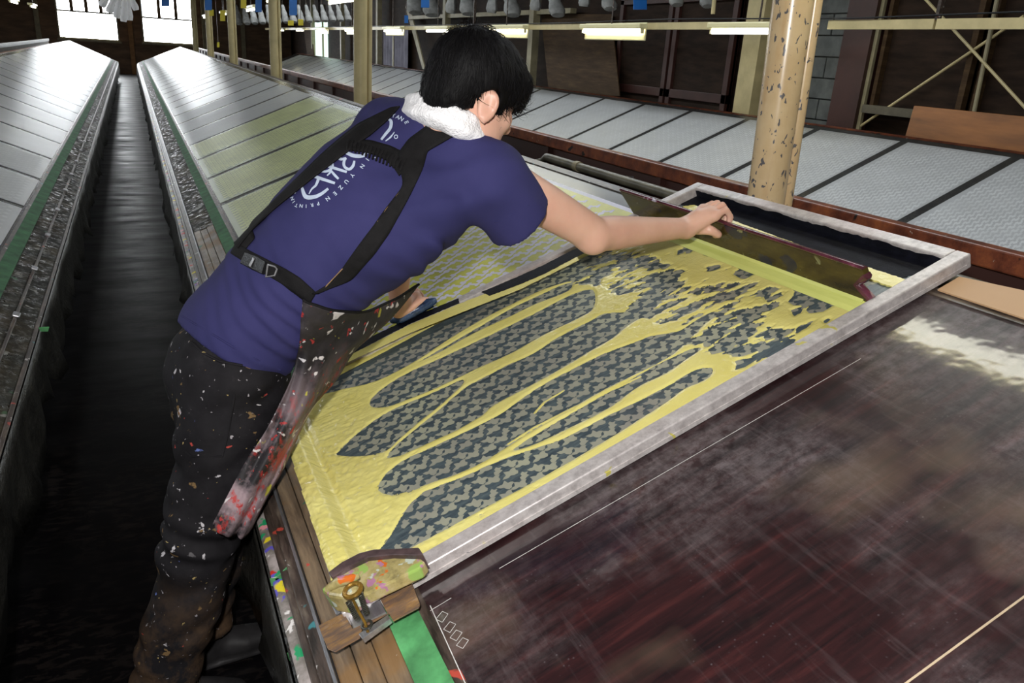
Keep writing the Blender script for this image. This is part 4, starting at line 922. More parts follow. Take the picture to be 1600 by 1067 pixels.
def nets(fn, lo, hi, h):
    lo = np.array(lo, float); hi = np.array(hi, float); B = 4
    nb = np.ceil((hi - lo) / (h * B)).astype(int); n = nb * B
    gx = [lo[k] + (np.arange(nb[k]) * B + (B - 1) / 2) * h for k in range(3)]
    C = np.stack(np.meshgrid(*gx, indexing='ij'), -1).reshape(-1, 3)
    D = np.concatenate([fn(c) for c in np.array_split(C, max(1, len(C) // 60000))])
    act = np.abs(D) < h * B * 1.9
    F = np.repeat(np.repeat(np.repeat(D.reshape(nb), B, 0), B, 1), B, 2).astype(np.float32)
    off = (np.stack(np.meshgrid(*[np.arange(B)] * 3, indexing='ij'), -1).reshape(-1, 3) - (B - 1) / 2) * h
    Ca = C[act]; blk = np.argwhere(act.reshape(nb))
    for s in range(0, len(Ca), 1500):
        P = (Ca[s:s + 1500, None, :] + off[None]).reshape(-1, 3); v = fn(P)
        b = blk[s:s + 1500]; I = (b[:, None, :] * B + (off / h + (B - 1) / 2).round().astype(int)[None]).reshape(-1, 3)
        F[I[:, 0], I[:, 1], I[:, 2]] = v
    sg = F < 0
    cor = [(slice(i, n[0] - 1 + i), slice(j, n[1] - 1 + j), slice(k, n[2] - 1 + k)) for i in (0, 1) for j in (0, 1) for k in (0, 1)]
    al = np.ones(tuple(n - 1), bool); an = np.zeros(tuple(n - 1), bool)
    for c in cor: al &= sg[c]; an |= sg[c]
    cells = np.argwhere(an & ~al); idx = np.full(tuple(n - 1), -1, np.int32); idx[cells[:, 0], cells[:, 1], cells[:, 2]] = np.arange(len(cells))
    acc = np.zeros((len(cells), 3)); cnt = np.zeros(len(cells))
    cs = [(i, j, k) for i in (0, 1) for j in (0, 1) for k in (0, 1)]
    for a in cs:
        for ax in range(3):
            if a[ax]: continue
            b = list(a); b[ax] = 1
            fa = F[cells[:, 0] + a[0], cells[:, 1] + a[1], cells[:, 2] + a[2]]; fb = F[cells[:, 0] + b[0], cells[:, 1] + b[1], cells[:, 2] + b[2]]
            m = (fa < 0) != (fb < 0); t = fa / np.where(m, fa - fb, 1)
            p = np.tile(np.array(a, float), (len(cells), 1)); p[:, ax] += t; acc[m] += p[m]; cnt[m] += 1
    V = lo + (cells + acc / cnt[:, None]) * h
    Qs = []
    for ax in range(3):
        u, v = (ax + 1) % 3, (ax + 2) % 3
        s0 = [slice(None)] * 3; s1 = [slice(None)] * 3; s0[ax] = slice(0, -1); s1[ax] = slice(1, None)
        E = np.argwhere(sg[tuple(s0)] != sg[tuple(s1)]); E = E[(E[:, u] > 0) & (E[:, v] > 0) & (E[:, u] < n[u] - 1) & (E[:, v] < n[v] - 1)]
        if not len(E): continue
        du = np.zeros(3, int); dv = np.zeros(3, int); du[u] = 1; dv[v] = 1
        q = np.stack([idx[tuple((E - du - dv).T)], idx[tuple((E - dv).T)], idx[tuple(E.T)], idx[tuple((E - du).T)]], 1)
        ins = sg[E[:, 0], E[:, 1], E[:, 2]]; q[~ins] = q[~ins][:, ::-1]; Qs.append(q)
    return V, np.concatenate(Qs)
def relax(V, Qd, it=2, lam=.5):
    for _ in range(it):
        A = np.zeros_like(V); c = np.zeros(len(V))
        for k in range(4):
            a, b = Qd[:, k], Qd[:, (k + 1) % 4]
            np.add.at(A, a, V[b]); np.add.at(c, a, 1); np.add.at(A, b, V[a]); np.add.at(c, b, 1)
        V = V + lam * (A / np.maximum(c, 1)[:, None] - V)
    return V
def fnoise(P, f, seed, st=None):
    """smooth 3-D value noise in -1..1"""
    Rm = P * f if st is None else P @ np.array(st).T * f
    G = np.random.default_rng(seed).random((32, 32, 32)).astype(np.float32) * 2 - 1
    i = np.floor(Rm).astype(int); u = Rm - i; u = u * u * (3 - 2 * u); r = 0
    for a in (0, 1):
        for b in (0, 1):
            for c in (0, 1):
                r = r + G[(i[:, 0] + a) % 32, (i[:, 1] + b) % 32, (i[:, 2] + c) % 32] * (u[:, 0] if a else 1 - u[:, 0]) * (u[:, 1] if b else 1 - u[:, 1]) * (u[:, 2] if c else 1 - u[:, 2])
    return r
# ---- skeleton, in metres, measured once from the photograph
man = tag(empty('person', (.05, 1.83, 0)), 'person in navy t-shirt, black apron straps and dye-splashed trousers leaning over the screen', 'person')
sR, sL = W(768, 272, 1.58), W(606, 208, 1.90)
eR, wR = W(928, 366, 1.62), W(1072, 356, 1.715)
eL = np.array([.66, 2.16, 1.13]); wL = onT(622, 482, .10)
hipR, hipL = W(368, 592, 1.76), W(352, 575, 1.93)
knR, knL = W(322, 800, 1.71), W(338, 790, 1.86)
anR, anL = np.array([-.055, 1.72, .09]), np.array([.04, 1.86, .09])
rS = nrm(sR - sL); pel = W(352, 548, 1.84); nb = W(698, 226, 1.69); ax_t = nrm(nb - pel)
fS = nrm(np.cross(ax_t, rS)); rP = nrm([.18, -.98, -.03])
TOR = [(W(362, 590, 1.85), .165, .128, rP), (W(372, 532, 1.84), .168, .130, rP), (W(438, 455, 1.81), .162, .134, rP), (W(506, 388, 1.785), .180, .148, (.3, -.95, -.1)),
       (W(578, 326, 1.755), .205, .150, (.38, -.91, -.13)), (W(650, 272, 1.72), .205, .118, rS), (W(704, 232, 1.68), .105, .070, rS)]
def tor(P, g):
    return loft(P, [(c, a + g, b + g, r, None) for c, a, b, r in TOR])
hc = W(744, 140, 1.66); hf = nrm([.9, .2, -.42]); hr = nrm(np.cross(hf, [0, 0, 1])); hu = np.cross(hr, hf); HX = [hr, hf, hu]
def HP(x, y, z): return hc + x * hr + y * hf + z * hu
def head(P):
    d = ell(P, HP(0, -.012, .015), (.076, .096, .088), HX)
    d = smin(d, ell(P, HP(0, .035, -.045), (.058, .062, .075), HX), .03)
    d = smin(d, ell(P, HP(0, .052, -.095), (.042, .040, .030), HX), .03)
    d = smin(d, ell(P, HP(.035, .02, -.075), (.030, .045, .035), HX), .02); d = smin(d, ell(P, HP(-.035, .02, -.075), (.030, .045, .035), HX), .02)
    d = smin(d, ell(P, HP(.030, .072, -.035), (.022, .020, .02), HX), .02); d = smin(d, ell(P, HP(-.030, .072, -.035), (.022, .020, .02), HX), .02)
    d = smin(d, caps(P, [HP(0, .088, -.005), HP(0, .112, -.042)], [.008, .013]), .012)
    d = smin(d, caps(P, [HP(.012, .10, -.047), HP(-.012, .10, -.047)], [.009, .009]), .008)
    d = smin(d, caps(P, [HP(.034, .076, .012), HP(-.034, .076, .012)], [.012, .012]), .012)
    d = -smin(-d, ell(P, HP(.031, .092, -.006), (.017, .014, .011), HX), .01); d = -smin(-d, ell(P, HP(-.031, .092, -.006), (.017, .014, .011), HX), .01)
    for s in (1, -1): d = np.minimum(d, ell(P, HP(.030 * s, .076, -.006), (.0125, .0125, .0125), HX))
    d = smin(d, caps(P, [HP(.018, .090, -.073), HP(0, .095, -.071), HP(-.018, .090, -.073)], [.005, .007, .005]), .006)
    d = smin(d, caps(P, [HP(.016, .089, -.083), HP(0, .093, -.084), HP(-.016, .089, -.083)], [.005, .007, .005]), .006)
    for s in (1, -1):       # ears: cupped shell with rim, canal hollow and lobe
        o = HP(.079 * s, -.008, -.036)
        EX = [nrm(hr * s * .80 - hf * .6), nrm(hf * .80 + hr * s * .6), hu]
        e_ = ell(P, o, (.011, .021, .034), EX)
        e_ = -smin(-e_, ell(P, o + EX[0] * .012 + EX[1] * .003 + hu * .001, (.009, .011, .019), EX), .004)
        rim = caps(P, [o + EX[1] * (.0165 * math.cos(t) - .001) + hu * (.029 * math.sin(t)) + EX[0] * .006 for t in np.linspace(.2, 4.2, 14)], [.0052] * 14)
        e_ = smin(e_, rim, .003); e_ = smin(e_, caps(P, [o + EX[1] * .006 + hu * .014 + EX[0] * .004, o - EX[1] * .007 + hu * .002 + EX[0] * .004, o + hu * -.014 + EX[0] * .004], [.0028] * 3), .003)
        e_ = smin(e_, ell(P, o - hu * .029 + EX[1] * .003 + EX[0] * .004, (.006, .008, .008), EX), .004)
        d = smin(d, e_, .006)
    return d
def hand_right():
    """gripping the squeegee board from above: fingers over the far face, thumb on the near face"""
    g = T1(1.159, 1.745, .112); ys = np.array([0, 1., 0]); u = T1(1, 0, 0) - T1(0, 0, 0); nn = T1(0, 0, 1) - T1(0, 0, 0)
    C = []
    pal = [wR, W(1100, 346, 1.755)]
    kn = [g + ys * o + nn * (.030 + z) - u * (.018 - .004 * k) for k, (o, z) in enumerate(((-.060, -.002), (-.036, .004), (-.012, .004), (.010, -.002)))]
    for k, K in enumerate(kn):
        L = (.92, 1.05, 1.0, .82)[k]
        C.append(([K, K + u * .036 * L + nn * .004 - ys * .004, K + u * .046 * L - nn * .024 * L - ys * .006, K + u * .030 * L - nn * .046 * L - ys * .006], [.0105, .0095, .0088, .0078]))
    th = [wR + nrm(g - wR) * .030 - nn * .010 - u * .004, g - u * .040 - nn * .006 - ys * .058, g - u * .022 - nn * .026 - ys * .062, g - u * .0175 - nn * .036 - ys * .040]
    C.append((th, [.016, .0135, .0115, .0095]))
    return g, kn, C
gR, knucks, fingR = hand_right()
def fingers_left():
    c = onT(646, 479, .078); a = nrm(onT(678, 466, .075) - onT(613, 495, .075)); nn = T1(0, 0, 1) - T1(0, 0, 0); b = nrm(np.cross(nn, a)); C = []
    base = c - a * .012 + nn * .020 + b * .014
    for k in range(4):
        p = base + a * (-.030 + .021 * k) + nn * (.004 if k in (1, 2) else 0)
        L = (.85, 1, 1.05, .95)[k]
        C.append(([p, p + b * .030 * L + a * .012 + nn * .004, p + b * .044 * L + a * .018 - nn * .018, p + b * .036 * L + a * .02 - nn * .036], [.0105, .0095, .009, .008]))
    # thumb lying along the tool towards its far end
    C.append(([wL + (c - wL) * .35 - b * .012, c - b * .020 + nn * .012 - a * .005, c - b * .010 + nn * .012 + a * .026, c - b * .002 + nn * .004 + a * .046], [.018, .0145, .012, .0095]))
    return c, base, a, b, nn, C
cL, baseL, aL, bL, nL, fingL = fingers_left()
def body(P):
    d = tor(P, -.022)
    d = smin(d, caps(P, [sL, sR], [.045, .045]), .04)
    d = smin(d, caps(P, [nb - ax_t * .02, HP(0, -.035, -.075), HP(0, -.02, -.03)], [.062, .056, .055]), .03)
    d = smin(d, head(P), .012)
    el2 = eR + nrm(wR - eR) * .07
    d = smin(d, caps(P, [sR, sR + (eR - sR) * .45, eR, el2, eR + (wR - eR) * .62, wR], [.052, .050, .043, .043, .034, .0265]), .025)
    d = smin(d, ell(P, eR + np.array([-.01, -.012, -.012]), (.03, .03, .03), np.eye(3)), .03)
    # right palm
    q = caps(P, [wR, (wR + knucks[1]) / 2 + [0, 0, .004], knucks[1]], [.024, .024, .015])
    q = smin(q, caps(P, [wR, (wR + knucks[3]) / 2, knucks[3]], [.022, .020, .013]), .015)
    q = smin(q, caps(P, [wR, (wR + knucks[0]) / 2, knucks[0]], [.022, .021, .013]), .015)
    q = smin(q, caps(P, [knucks[0], knucks[3]], [.0125, .0115]), .012)
    d = smin(d, q, .014)
    for pts, r in fingR: d = smin(d, caps(P, pts, r), .0035)
    # left arm and hand
    d = smin(d, caps(P, [sL, eL, eL + (wL - eL) * .3, wL], [.052, .043, .042, .026]), .025)
    q = caps(P, [wL, (wL + cL) / 2 + nL * .014, baseL - aL * .026], [.024, .023, .013])
    q = smin(q, caps(P, [wL, (wL + cL) / 2 + nL * .016, baseL + aL * .034], [.024, .023, .014]), .014)
    q = smin(q, caps(P, [baseL - aL * .03, baseL + aL * .034], [.012, .0125]), .012)
    d = smin(d, q, .012)
    for pts, r in fingL: d = smin(d, caps(P, pts, r), .0035)
    # legs and feet inside the trousers and boots
    d = smin(d, caps(P, [hipR, knR, anR, anR + [.05, -.01, -.035]], [.085, .056, .036, .022]), .03)
    d = smin(d, caps(P, [hipL, knL, anL, anL + [.05, .0, -.035]], [.085, .056, .036, .022]), .03)
    return d
V, F_ = nets(body, (-.22, 1.45, 0.02), (1.62, 2.38, 1.80), .0052); V = relax(V, F_, 2, .4)
bo = fast_mesh('body', V, F_, M['skin'], man)
# finer clothing
slR, slE = W(775, 284, 1.575), W(812, 342, 1.588)
ax_s = nrm(slE - slR)
BELT = [W(345, 375, 1.74), W(400, 405, 1.70), W(440, 428, 1.68), W(480, 455, 1.67), W(520, 480, 1.70)]
def shirt(P):
    d = tor(P, .0)
    d = smin(d, ell(P, W(345, 510, 1.84), (.07, .12, .08), np.eye(3)), .05)
    sh = caps(P, [sL + (sR - sL) * .04, sL + (sR - sL) * .5 + np.array([-.01, 0, .012]), sR - (sR - sL) * .04], [.068, .066, .068]); d = smin(d, sh, .07)
    sl = caps(P, [slR, slR + ax_s * .16], [.076, .079]); d = smin(d, sl, .035)
    sl2 = caps(P, [sL, sL + nrm(eL - sL) * .17], [.070, .076]); d = smin(d, sl2, .03)
    # folds: across the waist, armpit pulls, drape
    a = P @ ax_t; dist = np.linalg.norm(P - W(430, 440, 1.7), axis=1)
    wv = fnoise(P, 9, 3, [ax_t * 2.6, rS * .7, fS * .7])
    d = d + .0075 * wv * np.exp(-(dist / .26) ** 2) + .0045 * fnoise(P, 12, 5, [ax_t * 1.4, rS, fS])
    ap = W(722, 352, 1.60); dd = np.linalg.norm(P - ap, axis=1); ang = np.arctan2((P - ap) @ ax_t, (P - ap) @ nrm(hu * .2 - rS))
    d = d + .0045 * np.sin(((P - ap) @ nrm(np.cross(ax_t * .9 + rS * .5, fS))) * 105 + fnoise(P, 7, 8) * 2.2) * np.exp(-(dd / .17) ** 2)
    blt = caps(P, BELT, [0.] * len(BELT)); d = d + .0075 * np.exp(-(blt / .020) ** 2) - .004 * np.exp(-((blt - .045) / .022) ** 2)
    d = d + .0050 * np.sin((P @ ax_t) * 150 + fnoise(P, 9, 61) * 2.5 + (P @ rS) * 30) * np.exp(-(np.linalg.norm(P - W(455, 500, 1.72), axis=1) / .14) ** 2)
    d = d + .0040 * np.sin((P @ nrm(ax_t - .6 * rS)) * 130 + fnoise(P, 8, 62) * 3) * np.exp(-(np.linalg.norm(P - W(640, 400, 1.7), axis=1) / .16) ** 2)
    # open hem, sleeves and neck
    d = np.maximum(d, ((TOR[1][0] - P) @ nrm([.62, .12, .80])) - .036)
    d = np.maximum(d, (P - slE) @ nrm(slE - slR + np.array([.03, 0, .0])) - .004)
    d = np.maximum(d, -((caps(P, [slE + ax_s * .062, slE + ax_s * .2], [.066, .074]))))
    e2 = sL + nrm(eL - sL) * .17; d = np.maximum(d, (P - e2) @ nrm(eL - sL))
    d = smin(d, caps(P, [nb - ax_t * .03, nb + ax_t * .035], [.085, .072]), .03); d = np.maximum(d, -caps(P, [nb + ax_t * .095, HP(0, -.03, -.05)], [.060, .064]))
    d = np.maximum(d, -loft(P, [(TOR[1][0] - [.0, 0, .20], .145, .105, rP, None), (TOR[1][0] - [0, 0, .06], .145, .105, rP, None)]))
    return d
V, F_ = nets(shirt, (-.16, 1.42, .80), (1.06, 2.16, 1.62), .0058); V = relax(V, F_, 2, .4)
so = fast_mesh('t_shirt', V, F_, M['shirt'], man)
def trousers(P):
    d = loft(P, [(TOR[0][0] + [0, 0, .03], .160, .128, rP, None), (TOR[0][0] - [0, 0, .08], .165, .135, rP, None)])
    d = smin(d, ell(P, W(336, 580, 1.84), (.10, .13, .12), np.eye(3)), .05)
    d = smin(d, caps(P, [hipR, hipR * .5 + knR * .5, knR, knR * .5 + anR * .5, anR + [-.01, -.01, .02]], [.112, .100, .085, .080, .080]), .03)
    d = smin(d, caps(P, [hipL, knL, knL * .5 + anL * .5, anL + [0, 0, .06]], [.105, .085, .076, .072]), .03)
    z = P[:, 2]
    fold = fnoise(P, 8, 21, np.diag([.8, .8, 2.2])) * .010 * np.clip((1.0 - z) * 2, .3, 1) + fnoise(P, 20, 22, [[.7, 0, .7], [0, 1, 0], [-.7, 0, 1.4]]) * .0055
    kn = np.exp(-((z - .52) / .06) ** 2) * .008 * np.sin(z * 95 + P[:, 0] * 30) + np.exp(-((z - .18) / .09) ** 2) * .005 * np.sin(z * 70 + P[:, 0] * 22)
    d = d + fold + kn
    d = np.maximum(d, .03 - z)
    d = np.maximum(d, -caps(P, [anR - [0, 0, .1], anR + [0, 0, .02]], [.075, .075])); d = np.maximum(d, -caps(P, [anL - [0, 0, .1], anL + [0, 0, .02]], [.064, .064]))
    d = np.maximum(d, (P - TOR[1][0]) @ nrm([.62, .12, .80]) - .03)
    return d
V, F_ = nets(trousers, (-.30, 1.50, 0.0), (.40, 2.14, 1.06), .0062); V = relax(V, F_, 2, .4)
to = fast_mesh('trousers', V, F_, M['trousers'], man)
for an, f in ((anR, [.97, -.22, 0]), (anL, [.98, .12, 0])):
    f = nrm(f); r_ = np.array([-f[1], f[0], 0]); g = np.array([an[0], an[1], 0])
    def boot(P):
        d = loft(P, [(g + f * -.045 + [0, 0, .052], .036, .044, r_, None), (g + f * .03 + [0, 0, .050], .040, .045, r_, None), (g + f * .10 + [0, 0, .040], .046, .036, r_, None), (g + f * .155 + [0, 0, .035], .040, .031, r_, None)])
        up_ = (knR if an is anR else knL); d = smin(d, caps(P, [g + f * -.02 + [0, 0, .06], an + (up_ - an) * .12, an + (up_ - an) * .42], [.043, .045, .046]), .03)
        d = smin(d, loft(P, [(g + f * -.05 + [0, 0, .016], .042, .016, r_, None), (g + f * .16 + [0, 0, .016], .048, .016, r_, None)]), .006)
        return np.maximum(d, .002 - P[:, 2])
    V, F_ = nets(boot, g - [.26, .26, .012], g + [.26, .26, .32], .005); fast_mesh('boot', relax(V, F_, 1), F_, M['boot'], man)
# ---- hair: cap with ragged fringe plus combed strands
CR = HP(-.01, -.055, .10)
def hair(P):
    q = (P - hc) @ np.array(HX).T; x, y, z = q[:, 0], q[:, 1], q[:, 2]
    d = ell(P, HP(0, -.010, .024), (.092, .114, .099), HX)
    d = smin(d, ell(P, HP(0, .055, .035), (.070, .055, .055), HX), .03)
    d = smin(d, ell(P, HP(0, -.070, -.045), (.060, .042, .050), HX), .03)
    # face opening, ear cut-out, tapered nape
    ln = .006 * np.sin(x * 260) + .004 * np.sin(x * 610 + 1) + .005 * np.sin(y * 420 + z * 90)
    face = np.maximum(np.maximum(.046 - y + ln, z - .004 + ln), -1)
    d = np.maximum(d, -face)
    side = np.maximum(np.maximum(z + .018 + (y + .02) * .25 + ln * .7, -.034 - y + ln), -1)       # around the ears, leaving a sideburn
    sb = np.maximum(np.maximum(y - .046, .024 - y), -.062 - z - (y - .035) * .8)
    side = np.maximum(side, -sb) ; d = np.maximum(d, -side)
    d = np.maximum(d, -(z + .092 + ln))
    for s in (1, -1): d = np.maximum(d, -ell(P, HP(.090 * s, -.008, -.034), (.040, .025, .037), HX))
    lines = fnoise(q, 1, 41, np.diag([95, 18, 18])) + fnoise(q, 1, 42, np.diag([40, 60, 14]))
    return d + .0022 * lines
V, F_ = nets(hair, hc - [.17, .17, .17], hc + [.17, .17, .17], .0035); V = relax(V, F_, 1, .4)
ho = fast_mesh('hair', V, F_, M['hair'], man)
Nv = np.array([v.normal[:] for v in ho.data.vertices]); r = np.random.default_rng(11)
pick = r.choice(len(V), 5200, replace=False); SV = []; SF = []
for i_ in pick:
    p, nm = V[i_], Nv[i_]; q = np.array(HX) @ (p - hc)
    if nm @ (hc - p) > 0 or q[2] < -.085 or (abs(q[1] + .006) < .030 and q[2] < .018 and abs(q[0]) > .05): continue
    t = p - CR; t = t - nm * (t @ nm); L = np.linalg.norm(t)
    if L < .004: t = r.normal(size=3)
    t = nrm(t) + r.normal(size=3) * .16; t = t - nm * (t @ nm) * .8; t = nrm(t)
    near = math.exp(-(L / .03) ** 2); Ls = r.uniform(.018, .042) * (.55 if q[2] < -.03 else 1); side = nrm(np.cross(t, nm)) ; up = .012 * near + r.uniform(.0005, .0035)
    b = len(SV); w0 = .00075
    for k in range(4):
        s_ = k / 3; c = p + t * Ls * s_ + nm * (up * math.sin(s_ * 2.6) + .0012) - nm * .010 * s_ * s_; w_ = w0 * (1 - s_ * .85)
        SV += [c - side * w_, c + side * w_, c + nm * w_]
    for k in range(3):
        for a, c in ((0, 1), (1, 2), (2, 0)): SF.append((b + k * 3 + a, b + k * 3 + c, b + k * 3 + 3 + c, b + k * 3 + 3 + a))
hs_ = fast_mesh('hair_strands', SV, SF, M['strand'], ho); hs_['kind'] = 'stuff'
# ---- brows and lashes
q = MB()
for s in (1, -1): q.tube([HP(.016 * s, .089, .012), HP(.032 * s, .085, .018), HP(.048 * s, .072, .012)], [.002, .003, .0015], 6)
q.build('eyebrows', M['hair'], man, True)['kind'] = 'stuff'
# ---- towel round the neck
tw = [(W(760, 222, 1.70), .020), (W(748, 214, 1.64), .023), (W(730, 202, 1.605), .026), (W(706, 188, 1.605), .029), (W(682, 177, 1.64), .031), (W(662, 170, 1.70), .031), (W(652, 169, 1.77), .029), (W(668, 176, 1.83), .027), (W(705, 192, 1.85), .024), (W(740, 212, 1.81), .022)]
tp = catmull([p for p, _ in tw], 5)[:-8]
def towel(P):
    n = len(tp); d = caps(P, tp, list(np.interp(np.linspace(0, 1, n), np.linspace(0, 1, len(tw)), [a for _, a in tw])))
    return d + fnoise(P, 34, 51) * .0035 + fnoise(P, 90, 52) * .0016 + .003 * np.sin((P @ hu) * 150) - .004
V, F_ = nets(towel, hc - [.26, .2, .22], hc + [.22, .34, .12], .0042); fast_mesh('neck_towel', V, F_, M['towel'], man)
# ---- straps, belt and apron laid on the shirt
bpy.context.view_layer.update()
def bvh(o): return BVHTree.FromPolygons([v.co for v in o.data.vertices], [tuple(p.vertices) for p in o.data.polygons])
B1 = bvh(so); B2 = bvh(to); BB = bvh(bo)
def hit(x, y, trees=(B1,), fallY=1.7):
    d = Vector(ray(x, y)); best = None
    for t in trees:
        p, nm, _, ds = t.ray_cast(Vector((0, 0, H)), d)
        if p is not None and (best is None or ds < best[2]): best = (p, nm, ds)
    if best is None:
        q = Vector(W(x, y, fallY)); p, nm, _, ds = trees[0].find_nearest(q); best = (p, nm, ds)
    nm = best[1]
    if nm.dot(d) > 0: nm = -nm
    return np.array(best[0]), np.array(nm)
def ribbon(name, L, R, mat, th=.003, off=.0015, nseg=10, nw=5, trees=(B1,), parent=None, fallY=1.75):
    """strip between two pixel polylines, laid on the cloth beneath"""
    def res(Pl, t):
        Pl = np.array(Pl, float); u = np.linspace(0, 1, len(Pl)); return np.array([np.interp(t, u, Pl[:, 0]), np.interp(t, u, Pl[:, 1])])
    V = []; F = []; n = nseg * (len(L) - 1)
    for a in range(n + 1):
        l, r_ = res(L, a / n), res(R, a / n)
        for b in range(nw + 1):
            c = l + (r_ - l) * b / nw; p, nm = hit(c[0], c[1], trees, fallY); V.append(p + nm * (off + th))
    V = np.array(V).reshape(n + 1, nw + 1, 3)
    for _ in range(3):
        V[1:-1] = V[1:-1] * .5 + (V[2:] + V[:-2]) * .25
    V = V.reshape(-1, 3)
    for a in range(n):
        for b in range(nw):
            i_ = a * (nw + 1) + b; F.append((i_, i_ + 1, i_ + nw + 2, i_ + nw + 1))
    o = mesh(name, V, F, mat, parent or man, True); m = o.modifiers.new('thick', 'SOLIDIFY'); m.thickness = th; m.offset = -1 if True else 1
    return o
st = ribbon('apron_strap', [(672, 196), (640, 220), (622, 245), (632, 290), (600, 330), (560, 384), (520, 438), (487, 458)], [(722, 208), (690, 226), (668, 238), (660, 268), (634, 322), (592, 388), (548, 436), (497, 456)], M['strap'])
ribbon('apron_strap', [(612, 172), (585, 185), (560, 198), (530, 222), (505, 244), (466, 282), (425, 322), (390, 356), (366, 380)], [(626, 170), (606, 192), (580, 214), (560, 228), (545, 240), (492, 280), (432, 328), (396, 362), (374, 390)], M['strap'])
cb = ribbon('elastic_cross_band', [(548, 222), (580, 222), (612, 230), (640, 244), (650, 252)], [(545, 236), (576, 240), (602, 250), (616, 264), (624, 276)], M['strap'], th=.005)
ribbon('waist_strap', [(370, 381), (400, 396), (440, 416), (470, 434), (494, 456)], [(362, 397), (392, 416), (430, 438), (462, 458), (484, 474)], M['strap'])
# ruching on the elastic band
for k in range(16):
    t = k / 15; x, y = 548 + 88 * t, 223 + 26 * t + (4 * t * (t - .5)); p, nm = hit(x, y); p2, n2 = hit(x - 3 - 6 * t, y + 15 + 4 * t)
    q = MB(); q.tube([p + nm * .007, (p + p2) / 2 + nm * .010, p2 + n2 * .007], .0022, 6); o = q.build('ruche', M['strap'], cb, True)
q = MB()
p, nm = hit(630, 290)
for pl in ([(664, 240), (640, 285), (634, 300), (590, 360), (545, 425), (492, 462)],):
    q.tube([hit(x, y)[0] + hit(x, y)[1] * .0052 for x, y in [(638, 262), (632, 292), (612, 316), (590, 346), (567, 380), (540, 414), (505, 450)]], .0011, 5)
q.build('edge_stitching', M['stitch'], st, True)
# buckle: black clasp and grey slider
def plate(name, pts, h0, h1, mat, tree=(B1,)):
    q = MB(); A = [hit(x, y, tree) for x, y in pts]; c = nrm(sum(a[1] for a in A)); k = len(pts)
    q.add([a[0] + c * h0 for a in A] + [a[0] + c * h1 for a in A], [tuple(range(k))[::-1], tuple(range(k, 2 * k))] + [(i_, (i_ + 1) % k, k + (i_ + 1) % k, k + i_) for i_ in range(k)])
    return q.build(name, mat, man, bevel=.001)
plate('buckle_clasp', [(388, 396), (408, 404), (420, 411), (414, 430), (398, 423), (380, 413)], .003, .012, M['blackplastic'])
plate('buckle_bar', [(401, 405), (404, 407), (397, 420), (394, 418)], .012, .014, M['buckle'])
sl_ = [(421, 414), (434, 416), (437, 420), (430, 433), (419, 434)]
A = [hit(x, y) for x, y in sl_]; q = MB(); q.tube([a[0] + a[1] * .007 for a in A + A[:1]], .0022, 6); q.build('strap_slider', M['buckle'], man, True)
# apron: bib falling from the belt and wrapping over the thigh
rows = [((474, 468, 1.70), (505, 481, 1.66), (560, 488, 1.72), (612, 470, 1.86), (655, 444, 1.95)), ((470, 500, 1.69), (505, 515, 1.66), (545, 525, 1.72), (580, 520, 1.80), (608, 500, 1.90)),
        ((467, 540, 1.68), (490, 550, 1.66), (515, 560, 1.70), (535, 560, 1.76), (556, 545, 1.84)), ((457, 585, 1.67), (475, 595, 1.65), (495, 600, 1.68), (510, 602, 1.74), (525, 592, 1.80)),
        ((437, 630, 1.655), (455, 640, 1.635), (470, 645, 1.65), (482, 642, 1.70), (492, 630, 1.76)), ((415, 672, 1.63), (430, 685, 1.615), (444, 692, 1.63), (455, 692, 1.67), (464, 682, 1.72)),
        ((388, 715, 1.61), (404, 728, 1.60), (420, 736, 1.61), (432, 739, 1.64), (441, 735, 1.68)), ((360, 765, 1.59), (375, 778, 1.585), (392, 786, 1.595), (406, 787, 1.62), (415, 780, 1.66)),
        ((330, 822, 1.575), (346, 832, 1.575), (364, 838, 1.585), (380, 838, 1.61), (392, 826, 1.65))]
G = np.array([[W(*c) for c in r_] for r_ in rows])
def refine(G, axis, m):
    G = np.moveaxis(G, axis, 0); n = len(G); R = []
    for i_ in range(n - 1):
        a, b, c, d_ = G[max(i_ - 1, 0)], G[i_], G[i_ + 1], G[min(i_ + 2, n - 1)]
        for j in range(m):
            t = j / m; R.append(.5 * (2 * b + (c - a) * t + (2 * a - 5 * b + 4 * c - d_) * t * t + (3 * b - a - 3 * c + d_) * t ** 3))
    R.append(G[-1]); return np.moveaxis(np.array(R), 0, axis)
G = refine(refine(G, 0, 7), 1, 7); a_, b_ = G.shape[:2]
uu, vv_ = np.meshgrid(np.linspace(0, 1, a_), np.linspace(0, 1, b_), indexing='ij')
wob = .010 * np.sin(vv_ * 13 + uu * 4) * (.35 + .65 * uu) + .006 * np.sin(vv_ * 25 - uu * 9)
G = G + wob[..., None] * np.array([-.3, -.9, .1])
O_ = np.array([0, 0, H])
for i_ in range(a_):
    for j in range(b_):
        dv_ = G[i_, j] - O_; L_ = np.linalg.norm(dv_); dv_ = dv_ / L_; best = L_
        for t_ in (B1, B2):
            p_, n_, _, ds_ = t_.ray_cast(Vector(O_), Vector(dv_))
            if p_ is not None: best = min(best, ds_ - .014 - .006 * (wob[i_, j] / .016 + 1))
        G[i_, j] = O_ + dv_ * best
for _ in range(4):
    G[1:-1, 1:-1] = G[1:-1, 1:-1] * .5 + (G[2:, 1:-1] + G[:-2, 1:-1] + G[1:-1, 2:] + G[1:-1, :-2]) * .125
Fq = [(i_ * b_ + j, i_ * b_ + j + 1, (i_ + 1) * b_ + j + 1, (i_ + 1) * b_ + j) for i_ in range(a_ - 1) for j in range(b_ - 1)]
ao = mesh('apron', G.reshape(-1, 3), Fq, M['apron'], man, True); ao.modifiers.new('thick', 'SOLIDIFY').thickness = .0025
